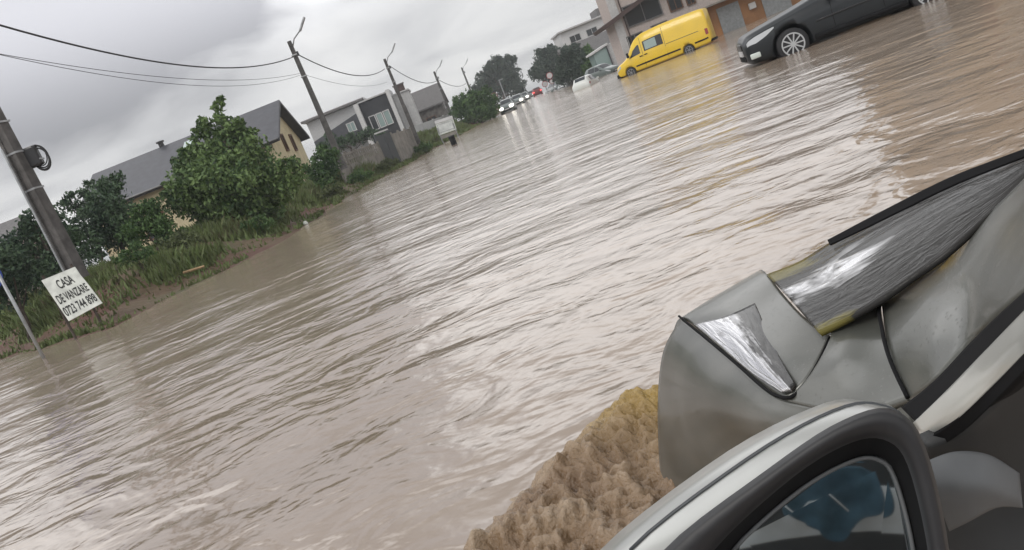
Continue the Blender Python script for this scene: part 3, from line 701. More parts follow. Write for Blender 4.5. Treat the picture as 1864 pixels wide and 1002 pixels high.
# fences
def fence(name, a, b, dep, h, m, n, label, openw=True, post='fence'):
    A, B = atd(*a, dep[0]), atd(*b, dep[1]); A.z = B.z = 0; rz = math.atan2(B.y-A.y, B.x-A.x); Lw = (B-A).length; z0 = gz(*((A+B)/2)[:2])-.1
    t = thing(name, (A.x, A.y, z0), rz, label, 'fence')
    for k in range(n):
        x0, x1 = Lw*k/n, Lw*(k+1)/n; bm = bmesh.new(); w_ = x1-x0-.16
        if openw:
            box(bm, ((x0+x1)/2, 0, h*.29), (w_, .06, h*.58)); box(bm, ((x0+x1)/2, 0, h*.97), (w_, .06, h*.06))
            for j in range(5): box(bm, (x0+.08+w_*(j+.0)/4, 0, h*.76), (w_*.09, .06, h*.36))
            box(bm, ((x0+x1)/2, .0, h*.77), (w_*.9, .05, h*.05))
        else: box(bm, ((x0+x1)/2, 0, h*.5), (w_, .08, h))
        obj('panel', bm, M[m], t, local=True)
    for k in range(n+1): obj('post', bx((Lw*k/n, 0, h*.53), (.16, .14, h*1.06)), M[post], t, local=True)
fence('concrete_fence', (616, 300), (694, 276), (46, 56), 1.75, 'fence', 5, 'grey brown concrete panel fence with square openings left of the dark gate')
fence('concrete_wall', (722, 270), (757, 258), (57, 64), 2.3, 'fence', 3, 'grey concrete wall between the dark gate and the middle lamp post', False)
fence('rendered_wall', (757, 260), (836, 236), (74, 86), 1.35, 'wall_grey', 4, 'pale grey garden wall below the dark stone house', False, 'wall_grey')
A, B = atd(695, 276, 56), atd(722, 268, 57); A.z = B.z = gz(A.x, A.y)-.1; rz = math.atan2(B.y-A.y, B.x-A.x); Lw = (B-A).length
t = thing('metal_gate', A, rz, 'dark metal double gate in the concrete fence', 'gate')
for k in range(2): obj('leaf', bx((Lw*(.25+.5*k), 0, 1.15), (Lw*.47, .05, 2.2)), M['gate'], t, local=True)
obj('lintel', bx((Lw*.45, 0, 2.45), (Lw*.75, .3, .1)), M['wall_white'], t, local=True)
for k in (0, 1): obj('gate_post', bx((Lw*k, .06, 1.2), (.14, .14, 2.4)), M['gate'], t, local=True)

# right-hand buildings
t0 = atd(1118, 47, 66); tt = atd(1250, -6, 66); w = (tt-t0).length+9
t = thing('apartment_house', (t0.x, t0.y, 0), YAW, 'beige grey house with a dark overhanging roof and large dark windows behind the yellow van', 'house')
def fz(px, py, d=66): 
    p = L2W(t).inverted() @ atd(px, py, d); return p
hw_ = 7.5; obj('wall', bx((w/2, 1.75, hw_/2), (w, 3.5, hw_)), M['pinkwall'], t, local=True)
e = fz(1118, 36)
obj('roof', pr([(-1.2, -.8, e.z-.25), (5.2, -.8, e.z+1.5), (w-1, -.8, e.z+1.5), (w+1, -.8, e.z-.2), (w, -.8, e.z-.3), (w-1.2, -.8, e.z+1.15), (5.2, -.8, e.z+1.15), (-1.0, -.8, e.z-.55)], (0, 4.6, 0)), M['roof_brown'], t, local=True)
obj('gable_wall', pr([(.05, .02, 7.4), (.05, .02, e.z-.1), (5.2, .02, e.z+1.1), (w-1.3, .02, e.z+1.1), (w-.05, .02, 7.4)], (0, 3.4, 0)), M['pinkwall'], t, local=True)
a, b = fz(1139, 50), fz(1200, 3); c = ((fz(1139, 32)+fz(1199, 9))/2)
window(t, (c.x, -.04, c.z), 3.1, 1.7, '-y', 'roof_grey', 'glass')
c = fz(1228, 5); window(t, (c.x, -.04, c.z), 1.1, 1.2, '-y', 'brownwood', 'glass')
c = fz(1256, -2); window(t, (c.x, -.04, c.z), .7, .9, '-y', 'brownwood', 'glass')
c = fz(1120, 60); obj('downpipe', tb([(c.x+1.1, -.08, .2), (c.x+1.1, -.08, 6.5)], .06, 6), M['roof_brown'], t, local=True)
obj('corner_pier', bx((.35, -.06, 3.3), (.7, .1, 6.6)), M['wall_grey'], t, local=True)
for px, py in ((1160, 75), (1205, 55)): c = fz(px, py); window(t, (c.x, -.04, c.z), 1.4, 1.2, '-y', 'roof_grey', 'glass')

# garages
g0 = atd(1212, 106, 60); g1 = atd(1440, 14, 60); w = 22
t = thing('garage_row', (g0.x, g0.y, -.4), YAW-R_(1), 'row of orange brown garages with grey doors behind the yellow van', 'garages')
gh = (L2W(t).inverted() @ atd(1290, 14, 59.8)).z; GI = L2W(t).inverted()
obj('wall', bx((w/2, 3, gh/2), (w, 6, gh)), M['orange'], t, local=True)
obj('roof', bx((w/2, 2.7, gh+.07), (w+.4, 7, .12)), M['fence'], t, local=True)
obj('eaves', pr([(-.6, -.7, gh-.02), (3.6, -.7, gh-.02), (3.6, -.7, gh-.45), (-.6, -.7, gh-.45)], (0, .5, 0)), M['roof_brown'], t, local=True)
for px in (1332, 1412, 1245):
    c = GI @ atd(px, 45 if px < 1400 else 10, 60)
    d_ = obj('garage_door', bx((c.x, -.03, gh*.45), (1.75 if px != 1412 else 2.1, .1, gh*.86)), M['door_grey'], t, local=True)
    obj('handle', bx((c.x+.5, -.1, gh*.42), (.14, .05, .05)), M['steel'], d_, local=True)
c = GI @ atd(1366, 12, 59.9); obj('meter_box', bx((c.x, -.1, c.z), (.5, .2, .45)), M['wall_grey'], t, local=True)
for k in range(5): obj('garage_door', bx((12.2+2.2*k, -.03, gh*.45), (1.7, .1, gh*.86)), M['door_grey'], t, local=True)

# tall brown building right of the street; its reflection tints the water
P = atd(1510, -42, 36); t = thing('brown_block', (P.x, P.y, -.4), YAW-R_(42), 'plain brown rendered block behind the charcoal car', 'building')
obj('wall', bx((11, 5, 6.5), (22, 10, 13)), M['brownwall'], t, local=True); obj('roof', bx((11, 5, 13.1), (22.6, 10.6, .22)), M['roof_brown'], t, local=True)
for i in range(5):
    for j in range(3): window(t, (2.6+4.1*i, -.04, 2.6+3.6*j), 1.3, 1.4, '-y', 'wall_grey', 'glass')

# white block and tiled roof behind the far trees
P = atd(1022, 68, 118); t = thing('white_block', (P.x, P.y, .6), YAW, 'white flat roofed block of flats beyond the right hand trees', 'building'); h = P.z-.6
obj('wall', bx((5, 4, (h+.6)/2), (10.2, 8, h+.6)), M['wall_white'], t, local=True); obj('roof_slab', bx((5, 3.8, h+.7), (10.8, 8.8, .22)), M['wall_grey'], t, local=True)
obj('penthouse', bx((7.9, 4, h+1.4), (2.8, 5, 1.3)), M['roof_grey'], t, local=True)
for k, x in enumerate((1.9, 4.6, 7.4)): window(t, (x, -.04, h-.9), 1.7 if k < 2 else .7, 1.0, '-y', 'wall_grey', 'glass')
for k, x in enumerate((1.9, 4.6, 7.4)): window(t, (x, -.04, h-3.6), 1.7, 1.2, '-y', 'wall_grey', 'glass')
P = atd(1108, 66, 95); t, rf, R, E = gable_house('tiled_house', P, YAW, 6, 7, P.z+.6, 2.4, .6, 'pinkwall', 'roof_grey', 'house with a grey tiled roof between the trees and the beige house')
window(t, (-3, -3.5, E-1.2), 1.2, 1.2, '-y', 'brownwood', 'glass')
# pale shed / gate
P = atd(1090, 127, 84); t = thing('white_shed', (P.x, P.y, .2), YAW, 'small pale shed with a sloping white roof left of the yellow van', 'shed')
I_ = L2W(t).inverted(); a, b = I_ @ atd(1086, 98, 84), I_ @ atd(1106, 84, 84)
obj('wall', pr([(0, 0, -.5), (1.5, 0, -.5), (1.5, 0, b.z), (0, 0, a.z)], (0, 3, 0)), M['glass_pale'], t, local=True)
obj('side_wall', pr([(1.6, .05, -.5), (5, .05, -.5), (5, .05, b.z+.6), (1.6, .05, b.z+.1)], (0, 3, 0)), M['wall_grey'], t, local=True)
obj('roof', pr([(-.25, -.2, a.z+.02), (1.75, -.2, b.z+.12), (1.75, -.2, b.z+.32), (-.25, -.2, a.z+.22)], (0, 3.5, 0)), M['wall_white'], t, local=True)
obj('post', bx((1.55, -.1, b.z/2), (.12, .12, b.z)), M['gate'], t, local=True)

# ------------------------------------------------------------------ vehicles
def pchip(X, Y, x):                                               # gentle interpolation without overshoot
    X = list(X); i = max(0, min(len(X)-2, int(np.searchsorted(X, x, 'right'))-1)); f = (x-X[i])/(X[i+1]-X[i])
    def sl(k):
        if k <= 0 or k >= len(X)-1:
            k0 = 0 if k <= 0 else len(X)-2; return (Y[k0+1]-Y[k0])/(X[k0+1]-X[k0])
        a = (Y[k]-Y[k-1])/(X[k]-X[k-1]); b = (Y[k+1]-Y[k])/(X[k+1]-X[k]); return 0 if a*b <= 0 else 2*a*b/(a+b)
    hh = X[i+1]-X[i]; f2, f3 = f*f, f**3
    return (2*f3-3*f2+1)*Y[i]+(f3-2*f2+f)*hh*sl(i)+(-2*f3+3*f2)*Y[i+1]+(f3-f2)*hh*sl(i+1)
class Car:
    def __init__(s, st): s.st = st; s.X = [r[0] for r in st]; s.L = s.X[-1]
    def at(s, x): return [pchip(s.X, [r[k] for r in s.st], x) for k in range(1, 6)]
    def side(s, x, t, off=.006, sg=1):
        zb, zl, zt, hw, ht = s.at(x); y0, y1 = hw*.97, ht; z1 = zt-.05
        n = Vector((0, z1-zl, y0-y1)).normalized() if z1 > zl else Vector((0, 1, 0))
        p = Vector((s.L/2-x, y0+(y1-y0)*t, zl+(z1-zl)*t))+n*off; p.y *= sg; return p
    def low(s, x, t, off=.006, sg=1):                             # t 0 sill .. 1 belt
        zb, zl, zt, hw, ht = s.at(x); z0 = zb+.18
        y = hw*(1.0 if t < .6 else 1-.03*(t-.6)/.4); return Vector((s.L/2-x, sg*(y+off), z0+(zl-z0)*t))
    def top(s, x, v, off=.012):
        zb, zl, zt, hw, ht = s.at(x); a = abs(v); z = zt-.01*(a/.8) if a < .8 else zt-.01-.04*(a-.8)/.2
        return Vector((s.L/2-x, v*ht, z+off))
    def body(s, wheels, wr, cut=True):
        bm = bmesh.new(); rings = []; xs_ = np.unique(np.concatenate([np.linspace(0, s.L, 64), [.02, .05, .1, s.L-.02, s.L-.06]]))
        for x in xs_:
            zb, zl, zt, hw, ht = s.at(x); half = [(0, zb), (hw*.8, zb), (hw*.95, zb+.05), (hw*.995, zb+.14), (hw, zb+.18+.35*(zl-zb-.18)), (hw, zb+.18+.6*(zl-zb-.18)), (hw*.97, zl),
                (hw*.97+(ht-hw*.97)*.5, zl+(zt-.05-zl)*.5), (ht, zt-.05), (ht*.93, zt-.022), (ht*.8, zt-.01), (ht*.4, zt-.003), (0, zt)]
            ring = [(y, z) for y, z in half]+[(-y, z) for y, z in half[-2:0:-1]]
            rings.append([bm.verts.new((s.L/2-x, y, z)) for y, z in ring])
        n = len(rings[0])
        for A, B in zip(rings, rings[1:]):
            for k in range(n): bm.faces.new((A[k], A[(k+1) % n], B[(k+1) % n], B[k]))
        bm.faces.new(rings[0][::-1]); bm.faces.new(rings[-1]); bmesh.ops.recalc_face_normals(bm, faces=bm.faces)
        me = bpy.data.meshes.new('body'); bm.to_mesh(me); bm.free()
        if not cut: return me
        o = bpy.data.objects.new('tmp', me); C.objects.link(o); tmp = [o]
        for wx_ in wheels:
            for sg in (-1, 1):
                hw = s.at(wx_)[3]; b2 = lathe([(-.26, wr), (.2, wr)], 32); m2 = bpy.data.meshes.new('cut'); b2.transform(Matrix.Translation((s.L/2-wx_, sg*(hw+.02), WZ))); b2.to_mesh(m2); b2.free()
                c = bpy.data.objects.new('cut', m2); C.objects.link(c); tmp.append(c)
                md = o.modifiers.new('b', 'BOOLEAN'); md.operation = 'DIFFERENCE'; md.object = c; md.solver = 'EXACT'
        dg = bpy.context.evaluated_depsgraph_get(); dg.update(); out = bpy.data.meshes.new_from_object(o.evaluated_get(dg))
        for q in tmp: bpy.data.objects.remove(q)
        return out
def strip(f, xs_, lo, hi, nv=4):
    bm = bmesh.new(); G = []
    for x, a, b in zip(xs_, lo, hi): G.append([bm.verts.new(f(x, a+(b-a)*j/nv)) for j in range(nv+1)])
    for A, B in zip(G, G[1:]):
        for j in range(nv): bm.faces.new((A[j], A[j+1], B[j+1], B[j]))
    bmesh.ops.recalc_face_normals(bm, faces=bm.faces); return bm
def rs(pts, n=10):
    """resample a polyline of (x, lo, hi)"""
    xs_ = np.linspace(pts[0][0], pts[-1][0], n*(len(pts)-1)+1); X = [p[0] for p in pts]
    return xs_, np.interp(xs_, X, [p[1] for p in pts]), np.interp(xs_, X, [p[2] for p in pts])
def thick(o, d=.008):
    md = o.modifiers.new('thickness', 'SOLIDIFY'); md.thickness = d; md.offset = 0; return o
WZ = .31
def wheel(t, c, r, wd, sg, spokes=10, rm='alloy'):
    w_ = thing('x'); bpy.data.objects.remove(w_)
    bm = lathe([(-wd/2, r*.71), (-wd/2, r*.93), (-wd*.36, r), (wd*.36, r), (wd/2, r*.93), (wd/2, r*.71)], 32); bm.transform(Matrix.Translation(c)); o = obj('wheel', bm, M['tyre'], t, True, True)
    bm = lathe([(sg*wd*.30, r*.71), (sg*wd*.53, r*.72), (sg*wd*.53, r*.64), (sg*wd*.28, r*.62)], 32)
    for f in list(bm.faces):
        if len(f.verts) > 4: bm.faces.remove(f)
    for k in range(spokes):
        b2 = bmesh.new(); v = box(b2, (r*.37, sg*wd*.46, 0), (r*.60, wd*.12, r*.085)); b2.transform(Matrix.Rotation(2*math.pi*k/spokes, 4, 'Y'))
        me = bpy.data.meshes.new('q'); b2.to_mesh(me); b2.free(); bm.from_mesh(me); bpy.data.meshes.remove(me)
    b2 = lathe([(sg*wd*.36, r*.13), (sg*wd*.53, r*.12)], 14); me = bpy.data.meshes.new('q'); b2.to_mesh(me); b2.free(); bm.from_mesh(me)
    bm.transform(Matrix.Translation(c)); ri = obj('rim', bm, M[rm], o, False, True)
    bm = lathe([(sg*wd*.2, r*.66), (sg*wd*.26, r*.66)], 24); bm.transform(Matrix.Translation(c)); obj('hub_disc', bm, M['black'], o, False, True)
SEDAN = [(0, .26, .58, .68, .66, .54), (.1, .20, .68, .78, .79, .64), (.4, .18, .745, .845, .86, .72), (.9, .17, .82, .925, .878, .74), (1.25, .17, .87, .985, .88, .72), (1.55, .17, .89, 1.05, .88, .66), (2.2, .17, .91, 1.39, .885, .60),
         (2.9, .17, .92, 1.46, .885, .60), (3.5, .18, .93, 1.42, .88, .59), (4.05, .2, .94, 1.2, .875, .62), (4.35, .24, .93, 1.02, .86, .68), (4.52, .3, .88, .98, .80, .66), (4.57, .36, .8, .9, .76, .62)]
HATCH = [(0, .24, .52, .64, .60, .5), (.1, .2, .62, .74, .76, .62), (.45, .18, .76, .87, .82, .68), (.95, .17, .88, 1.0, .83, .66), (1.75, .17, .92, 1.42, .835, .58), (2.4, .17, .93, 1.5, .835, .58), (3.2, .18, .95, 1.46, .83, .57), (3.65, .24, .95, 1.2, .80, .56), (3.8, .32, .86, 1.0, .76, .55)]
def car(name, st, P, rz, paint, label, group=None, wheels=(.88, 3.46), lights='lamp_lens', full=False, rear=False, spokes=10, cut=True, wr=.31):
    t = thing(name, P, rz, label, 'car', group); c = Car(st); L = c.L
    link('body', c.body(wheels, wr+(.075 if full else .055), cut), M[paint], t, True, True)
    ws = [r[0] for r in st]; i0 = 1.2/4.57*L; i1 = 2.3/4.57*L
    b0, b1 = (1.52, 2.18) if st is SEDAN else (1.0, 1.72)
    obj('windscreen', strip(lambda x, v: c.top(x, v), *rs([(b0, -.88, .88), (b1, -.86, .86)]), nv=8), M['glass'], t, True, True)
    r0, r1 = (3.5, 4.2) if st is SEDAN else (3.22, 3.64)
    obj('rear_window', strip(lambda x, v: c.top(x, v), *rs([(r0, -.8, .8), (r1, -.8, .8)]), nv=8), M['glass'], t, True, True)
    for sg in (1, -1):
        W = [[(1.72, .06, .12), (2.15, .06, .86), (2.62, .06, .9)], [(2.7, .06, .9), (3.35, .06, .88)], [(3.42, .06, .86), (3.95, .2, .55)]] if st is SEDAN else [[(1.2, .06, .15), (1.7, .06, .86), (2.05, .06, .88)], [(2.12, .06, .88), (3.0, .08, .85)]]
        for q in W: obj('side_window', strip(lambda x, v: c.side(x, v, .007, sg), *rs(q)), M['glass'], t, True, True)
        hl = [(.05, .70, .98), (.22, .64, 1.0), (.44, .76, 1.0), (.62, .92, .98)]
        o = obj('headlight', strip(lambda x, v: c.low(x, v, .008, sg), *rs(hl)), M[lights], t, True, True); 
        obj('tail_light', strip(lambda x, v: c.low(x, v, .008, sg), *rs([(L-.35, .85, .98), (L-.1, .6, .98), (L-.03, .6, .95)])), M['lit_red' if rear else 'red'], t, True, True)
        if full:
            for xd in (1.72, 2.66, 3.5): obj('door_seam', tb([c.low(xd, 0.0, .001, sg), c.low(xd, .5, .001, sg), c.low(xd+.02, 1, .001, sg)], .006, 5), M['black'], t, False, True)
            for xd in (2.45, 3.3): obj('door_handle', bx(c.low(xd, .86, .015, sg), (.2, .04, .035), .01), M[paint], t, True, True)
            obj('side_trim', tb([c.low(x, .42, .004, sg) for x in np.linspace(1.4, 3.05, 10)], .022, 6), M['blackgloss'], t, True, True)
            obj('sill', tb([c.low(x, -.12, -.01, sg) for x in np.linspace(1.3, 3.05, 10)], .05, 6), M['black'], t, True, True)
            obj('fog_light', bx((L/2-.15, sg*.80, .36), (.2, .09, .11), .02), M['fog_lens'], t, True, True)
        for wx_ in wheels:
            hw = c.at(wx_)[3]; wheel(t, Vector((L/2-wx_, sg*(hw-.11), WZ)), wr, .2, sg, spokes)
        bm = bx((L/2-b0-.22, sg*(c.at(b0)[3]+.08), c.at(b0)[1]+.07), (.12, .2, .13), .03); obj('wing_mirror', bm, M[paint], t, True, True)
    f0 = c.at(.02)
    obj('grille', bx((L/2-.0, 0, f0[1]-.02), (.05, .62, .13), .02), M['blackgloss'], t, True, True)
    obj('air_intake', bx((L/2-.02, 0, .33), (.07, .95, .12), .02), M['black'], t, True, True)
    obj('number_plate', bx((L/2+.02, 0, .45), (.03, .5, .11)), M['wall_white'], t, False, True)
    if lights == 'lit':
        for sg in (1, -1): obj('headlight', bx((L/2-.0, sg*.54, .64), (.12, .40, .30), .06), M['lit'], t, True, True)
    if rear:
        for sg in (1, -1): obj('tail_light', bx((-L/2+.02, sg*.62, .8), (.08, .22, .2), .03), M['lit_red'], t, True, True)
    return t

# charcoal saloon in the flood on the right: fit to its two near wheels
fh = atz(1443, 79, .2); dv = Vector((math.cos(YAW+R_(180-14)), math.sin(YAW+R_(180-14)), 0)); lf = Vector((-dv.y, dv.x, 0))
ctr = fh-dv*(4.57/2-.88)*1.06-lf*.88; saloon = car('saloon_car', SEDAN, (ctr.x, ctr.y, -.15), math.atan2(dv.y, dv.x), 'charcoal', 'charcoal saloon car standing in the flood with silver alloy wheels', wheels=(.88, 3.46), full=True, wr=.315); saloon.scale = (1.06, 1.06, 1.06)

# yellow van
VAN = [(0, .30, .62, .82, .70, .6), (.1, .26, .78, .98, .86, .72), (.35, .24, .98, 1.1, .94, .80), (.75, .24, 1.12, 1.26, .97, .82), (1.0, .24, 1.2, 1.42, .98, .80), (1.62, .24, 1.26, 2.18, .985, .74), (2.0, .24, 1.28, 2.45, .99, .74), (2.6, .24, 1.3, 2.6, .99, .76), (4, .24, 1.3, 2.66, .99, .78),
       (6.3, .26, 1.3, 2.62, .99, .78), (6.75, .3, 1.3, 2.56, .985, .78), (6.85, .38, 1.25, 2.45, .96, .76)]
fa, ra = atd(1120, 146, 55.5), atd(1304, 76, 52); dv = fa-ra; dv.z = 0; dv.normalize(); lf = Vector((-dv.y, dv.x, 0)); ctr = (fa+ra)/2-lf*.98; WZ = .34
rzv = math.atan2(dv.y, dv.x); t = thing('delivery_van', (ctr.x, ctr.y, -.2), rzv, 'yellow high roof delivery van standing in the flood', 'van'); c = Car(VAN); L = c.L
print('VANLEN', (fa-ra).length)
link('body', c.body((1.0, 5.25), .42), M['yellow'], t, True, True)
obj('windscreen', strip(lambda x, v: c.top(x, v), *rs([(1.0, -.9, .9), (1.72, -.9, .9)]), nv=8), M['glass'], t, True, True)
for sg in (1, -1):
    S = lambda x, v: c.side(x, v, .008, sg); S2 = lambda x, v: c.side(x, v, .014, sg)
    obj('door_window', strip(S, *rs([(1.2, .04, .12), (1.55, .04, .52), (1.95, .04, .60), (2.05, .06, .56)])), M['glass'], t, True, True)
    w_ = obj('side_window', strip(S, *rs([(2.35, .06, .60), (3.75, .06, .60)])), M['blackgloss'], t, True, True)
    obj('pane', strip(S2, *rs([(2.45, .11, .55), (3.3, .11, .55)])), M['glass_pale'], w_, True, True)
    bl = obj('side_moulding', strip(lambda x, v: c.low(x, v, .014, sg), *rs([(1.5, .16, .28), (4.75, .16, .28)])), M['black'], t, True, True)
    obj('side_moulding', strip(lambda x, v: c.low(x, v, .014, sg), *rs([(5.75, .16, .28), (6.7, .16, .28)])), M['black'], t, True, True)
    for xd in (2.2, 3.85): obj('door_seam', tb([c.low(xd, 0, .001, sg), c.low(xd, 1, .001, sg), c.side(xd, .9, .001, sg)], .012, 5), M['gate'], t, False, True)
    obj('door_rail', tb([c.low(x, .98, .004, sg) for x in (3.9, 5, 6.2)], .016, 5), M['gate'], t, False, True)
    for xd in (2.05, 2.4): obj('door_handle', bx(c.low(xd, .84, .02, sg), (.22, .05, .06)), M['black'], t, False, True)
    obj('headlight', strip(lambda x, v: c.low(x, v, .01, sg), *rs([(.08, .62, .95), (.42, .74, 1.0)])), M['lamp_lens'], t, True, True)
    obj('tail_light', strip(lambda x, v: c.low(x, v, .012, sg), *rs([(6.6, .5, .98), (6.8, .5, .96)])), M['red'], t, True, True)
    obj('wing_mirror', bx((L/2-1.2, sg*1.15, 1.5), (.14, .2, .34), .04), M['black'], t, True, True)
    for wx_ in (1.0, 5.25): wheel(t, Vector((L/2-wx_, sg*.87, WZ)), .35, .22, sg, 6, 'steel')
obj('front_bumper', bx((L/2-.12, 0, .36), (.42, 1.7, .26), .05), M['black'], t, True, True); obj('rear_bumper', bx((-L/2+.05, 0, .42), (.3, 1.88, .16), .03), M['black'], t, True, True)
obj('grille', bx((L/2-.02, 0, .74), (.1, 1.1, .16), .03), M['black'], t, True, True)
WZ = .31
def fit(px, py, d, z=None):
    p = atd(px, py, d); p.z = level(p.y) if z is None else z; return p
# white hatchback and far traffic; all face the camera unless said
p = fit(1070, 160, 66); car('hatchback_car', HATCH, (p.x, p.y, -.36), R_(72), 'white_car', 'white hatchback half sunk in the flood left of the yellow van', wheels=(.75, 3.1), lights='blackgloss', cut=False, wr=.29)
p = fit(1099, 140, 76, .0); car('hatchback_car', HATCH, (p.x, p.y, p.z+.1), R_(-50), 'grey_car', 'grey green hatchback parked behind the white hatchback', wheels=(.75, 3.1), cut=False, wr=.29)
PG = 'cars parked along the right kerb'
for (px, py, d, pm, rz, lb) in [(1040, 155, 94, 'silver_car', -130, 'silver parked car nearest the white hatchback'), (1024, 158, 102, 'grey_car', -125, 'middle car of those parked before the road signs'), (1010, 161, 112, 'silver_car', -120, 'farthest silver parked car beside the road signs')]:
    p = fit(px, py, d); car('parked_car', HATCH, (p.x, p.y, gz(p.x, p.y)-.02), R_(rz), pm, lb, PG, (.75, 3.1), cut=False, wr=.29)
OG = 'oncoming cars with lit headlights'
pr0 = None
for i, (px, py, d, lb) in enumerate([(928, 205, 84, 'nearest oncoming car with bright headlights beside the left verge'), (947, 195, 104, 'second oncoming car with bright headlights'), (958, 186, 128, 'third oncoming car in the lit queue'), (969, 178, 160, 'farthest oncoming car in the lit queue')]):
    p = fit(px, py, d)
    if pr0 is None: pr0 = o = car('oncoming_car', HATCH, (0, 0, 0), 0, 'grey_car', lb, OG, (.75, 3.1), 'lit', cut=False, wr=.29)
    else: o = copy_tree(pr0); o['label'] = lb; o['group'] = OG
    o.location = (p.x, p.y, p.z-.10); o.rotation_euler.z = R_(-92)
p = fit(980, 174, 135); car('departing_car', HATCH, (p.x, p.y, p.z-.1), R_(92), 'red_car', 'dark red car driving away with lit tail lights', None, (.75, 3.1), rear=True, cut=False, wr=.29)
# far road signs
def road_sign(px, py, d, hpx, label, faces):
    p = fit(px, py, d); p.z = gz(p.x, p.y)-.1; t = thing('road_sign', p, YAW, label, 'road sign', 'road signs far down the street'); h = hpx*d/F
    obj('pole', tb([(0, 0, 0), (0, 0, h+.1)], .06, 6), M['steel'], t, False, True)
    for z, r, m in faces:
        bm = lathe([(-.03, r), (.03, r)], 20); bm.transform(Matrix.Translation((0, -.1, h-z))); f = obj('sign_plate', bm, M['red'], t, False, True)
        bm = lathe([(-.045, r*.84), (-.032, r*.84)], 20); bm.transform(Matrix.Translation((0, -.1, h-z))); obj('sign_face', bm, M[m], f, False, True)
road_sign(1010, 165, 100, 36, 'red and white round road sign before the right hand trees', [(0, .42, 'wall_white'), (.8, .3, 'wall_white')])
road_sign(997, 168, 105, 24, 'pale small road sign nearest the departing red car', [(0, .4, 'wall_grey')])
road_sign(908, 197, 96, 34, 'red rimmed round road sign right of the hedge', [(0, .4, 'wall_white'), (1.3, .25, 'wall_white')])
bm = None
t = thing('lamp_post', fit(927, 195, 118), YAW, 'thin pale lamp post far off in front of the large round tree', 'lamp post')
obj('pole', tb([(0, 0, 0), (0, 0, 4.2)], .09, 6), M['steel'], t, False, True); obj('lamp_head', bx((.25, -.1, 4.3), (.7, .25, .14)), M['steel'], t, False, True)

# ------------------------------------------------------------------ the near car the photo is taken from
ro = atz(1430, 900, 0.0); own = thing('grey_car', (ro.x, ro.y, -.35), math.pi/2, 'wet grey car in the foreground with its wing mirror and bonnet corner', 'car')
def Z(px, py, z): return atz(px, py, z)
def part(name, bm, m, th=.012, sm=True, parent=None):
    o = obj(name, face_cam(bm), M[m], parent or own, sm); solid(o, th); return o
# front wing: rows from the crease down to the water
part('front_wing', patch([
    [Z(1240, 579, .505), Z(1290, 619, .52), Z(1340, 662, .525), Z(1390, 708, .53), Z(1430, 731, .535), Z(1500, 745, .55), Z(1580, 748, .575), Z(1652, 728, .60)],
    [Z(1206, 645, .43), Z(1262, 690, .455), Z(1316, 728, .465), Z(1372, 765, .475), Z(1425, 785, .48), Z(1500, 800, .49), Z(1590, 815, .50), Z(1665, 810, .53)],
    [Z(1197, 755, .24), Z(1245, 790, .27), Z(1298, 815, .29), Z(1355, 840, .30), Z(1415, 860, .31), Z(1500, 880, .32), Z(1595, 900, .34), Z(1680, 920, .36)],
    [Z(1203, 890, -.03), Z(1242, 920, -.03), Z(1290, 945, -.03), Z(1345, 965, -.03), Z(1410, 985, -.03), Z(1500, 1010, -.03), Z(1600, 1040, -.03), Z(1700, 1080, -.03)]], 8), 'wetpaint')
BP = plane3(Z(1245, 583, .505), Z(1430, 727, .535), Z(1395, 500, .60))
def B(px, py, o=0.0):
    s = ((px-1245)/270+(727-py)/240)*.5
    return onp(px, py, BP, o)
# front bumper face turning away round the corner
part('bonnet', patch([[Z(1216, 690, .30), Z(1290, 620, .30), Z(1384, 560, .30)], [Z(1224, 612, .45), Z(1286, 562, .455), Z(1380, 506, .47)], [B(1243, 579), B(1300, 545, .004), B(1388, 492, -.004)], [B(1300, 628), B(1358, 592, .012), B(1425, 535, .006)], [B(1372, 690), B(1418, 640, .012), B(1462, 575, .008)], [B(1430, 726), B(1472, 684, .002), B(1512, 612, -.0)]], 8), 'wetpaint')
gp = [B(1236, 576, .006), B(1290, 620, .008), B(1340, 662, .008), B(1390, 706, .008), B(1418, 722, .008), B(1440, 723, .008), B(1462, 704, .008), B(1490, 660, .008), B(1511, 615, .006)]
own_gap = obj('panel_gap', tb([crs(gp, k/4) for k in range(4*(len(gp)-1)+1)], .0036, 6), M['black'], own, True)
cl = [p+Vector((-.004, -.012, -.02)) for p in gp[:6]]
part('headlight', patch([[B(1262, 590, .012), B(1320, 576, .016), B(1374, 552, .012)], [B(1310, 630, .012), B(1356, 612, .018), B(1398, 606, .012)], [B(1364, 676, .012), B(1392, 662, .018), B(1422, 656, .012)], [B(1422, 714, .012), B(1436, 708, .016), B(1446, 698, .012)]], 8), 'lens_wet', .008)
WP = plane3(Z(1395, 500, .605), Z(1490, 605, .625), Z(1864, 300, .80))
def Wn(px, py, o=0.0): return onp(px, py, WP, o)
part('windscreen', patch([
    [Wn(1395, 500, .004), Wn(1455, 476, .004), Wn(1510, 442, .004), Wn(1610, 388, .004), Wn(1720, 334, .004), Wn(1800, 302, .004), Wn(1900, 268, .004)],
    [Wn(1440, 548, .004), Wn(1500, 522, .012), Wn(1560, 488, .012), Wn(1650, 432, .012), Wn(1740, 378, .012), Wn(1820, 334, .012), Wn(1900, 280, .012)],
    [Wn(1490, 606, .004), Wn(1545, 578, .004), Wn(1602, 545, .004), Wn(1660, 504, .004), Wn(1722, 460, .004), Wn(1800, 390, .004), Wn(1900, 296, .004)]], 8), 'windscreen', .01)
part('windscreen_rim', patch([[Wn(1506, 437, .02), Wn(1610, 382, .02), Wn(1720, 327, .02), Wn(1800, 295, .02), Wn(1900, 258, .02)], [Wn(1510, 446, .014), Wn(1613, 396, .014), Wn(1723, 342, .014), Wn(1803, 309, .014), Wn(1900, 272, .014)]], 6), 'black', .004)
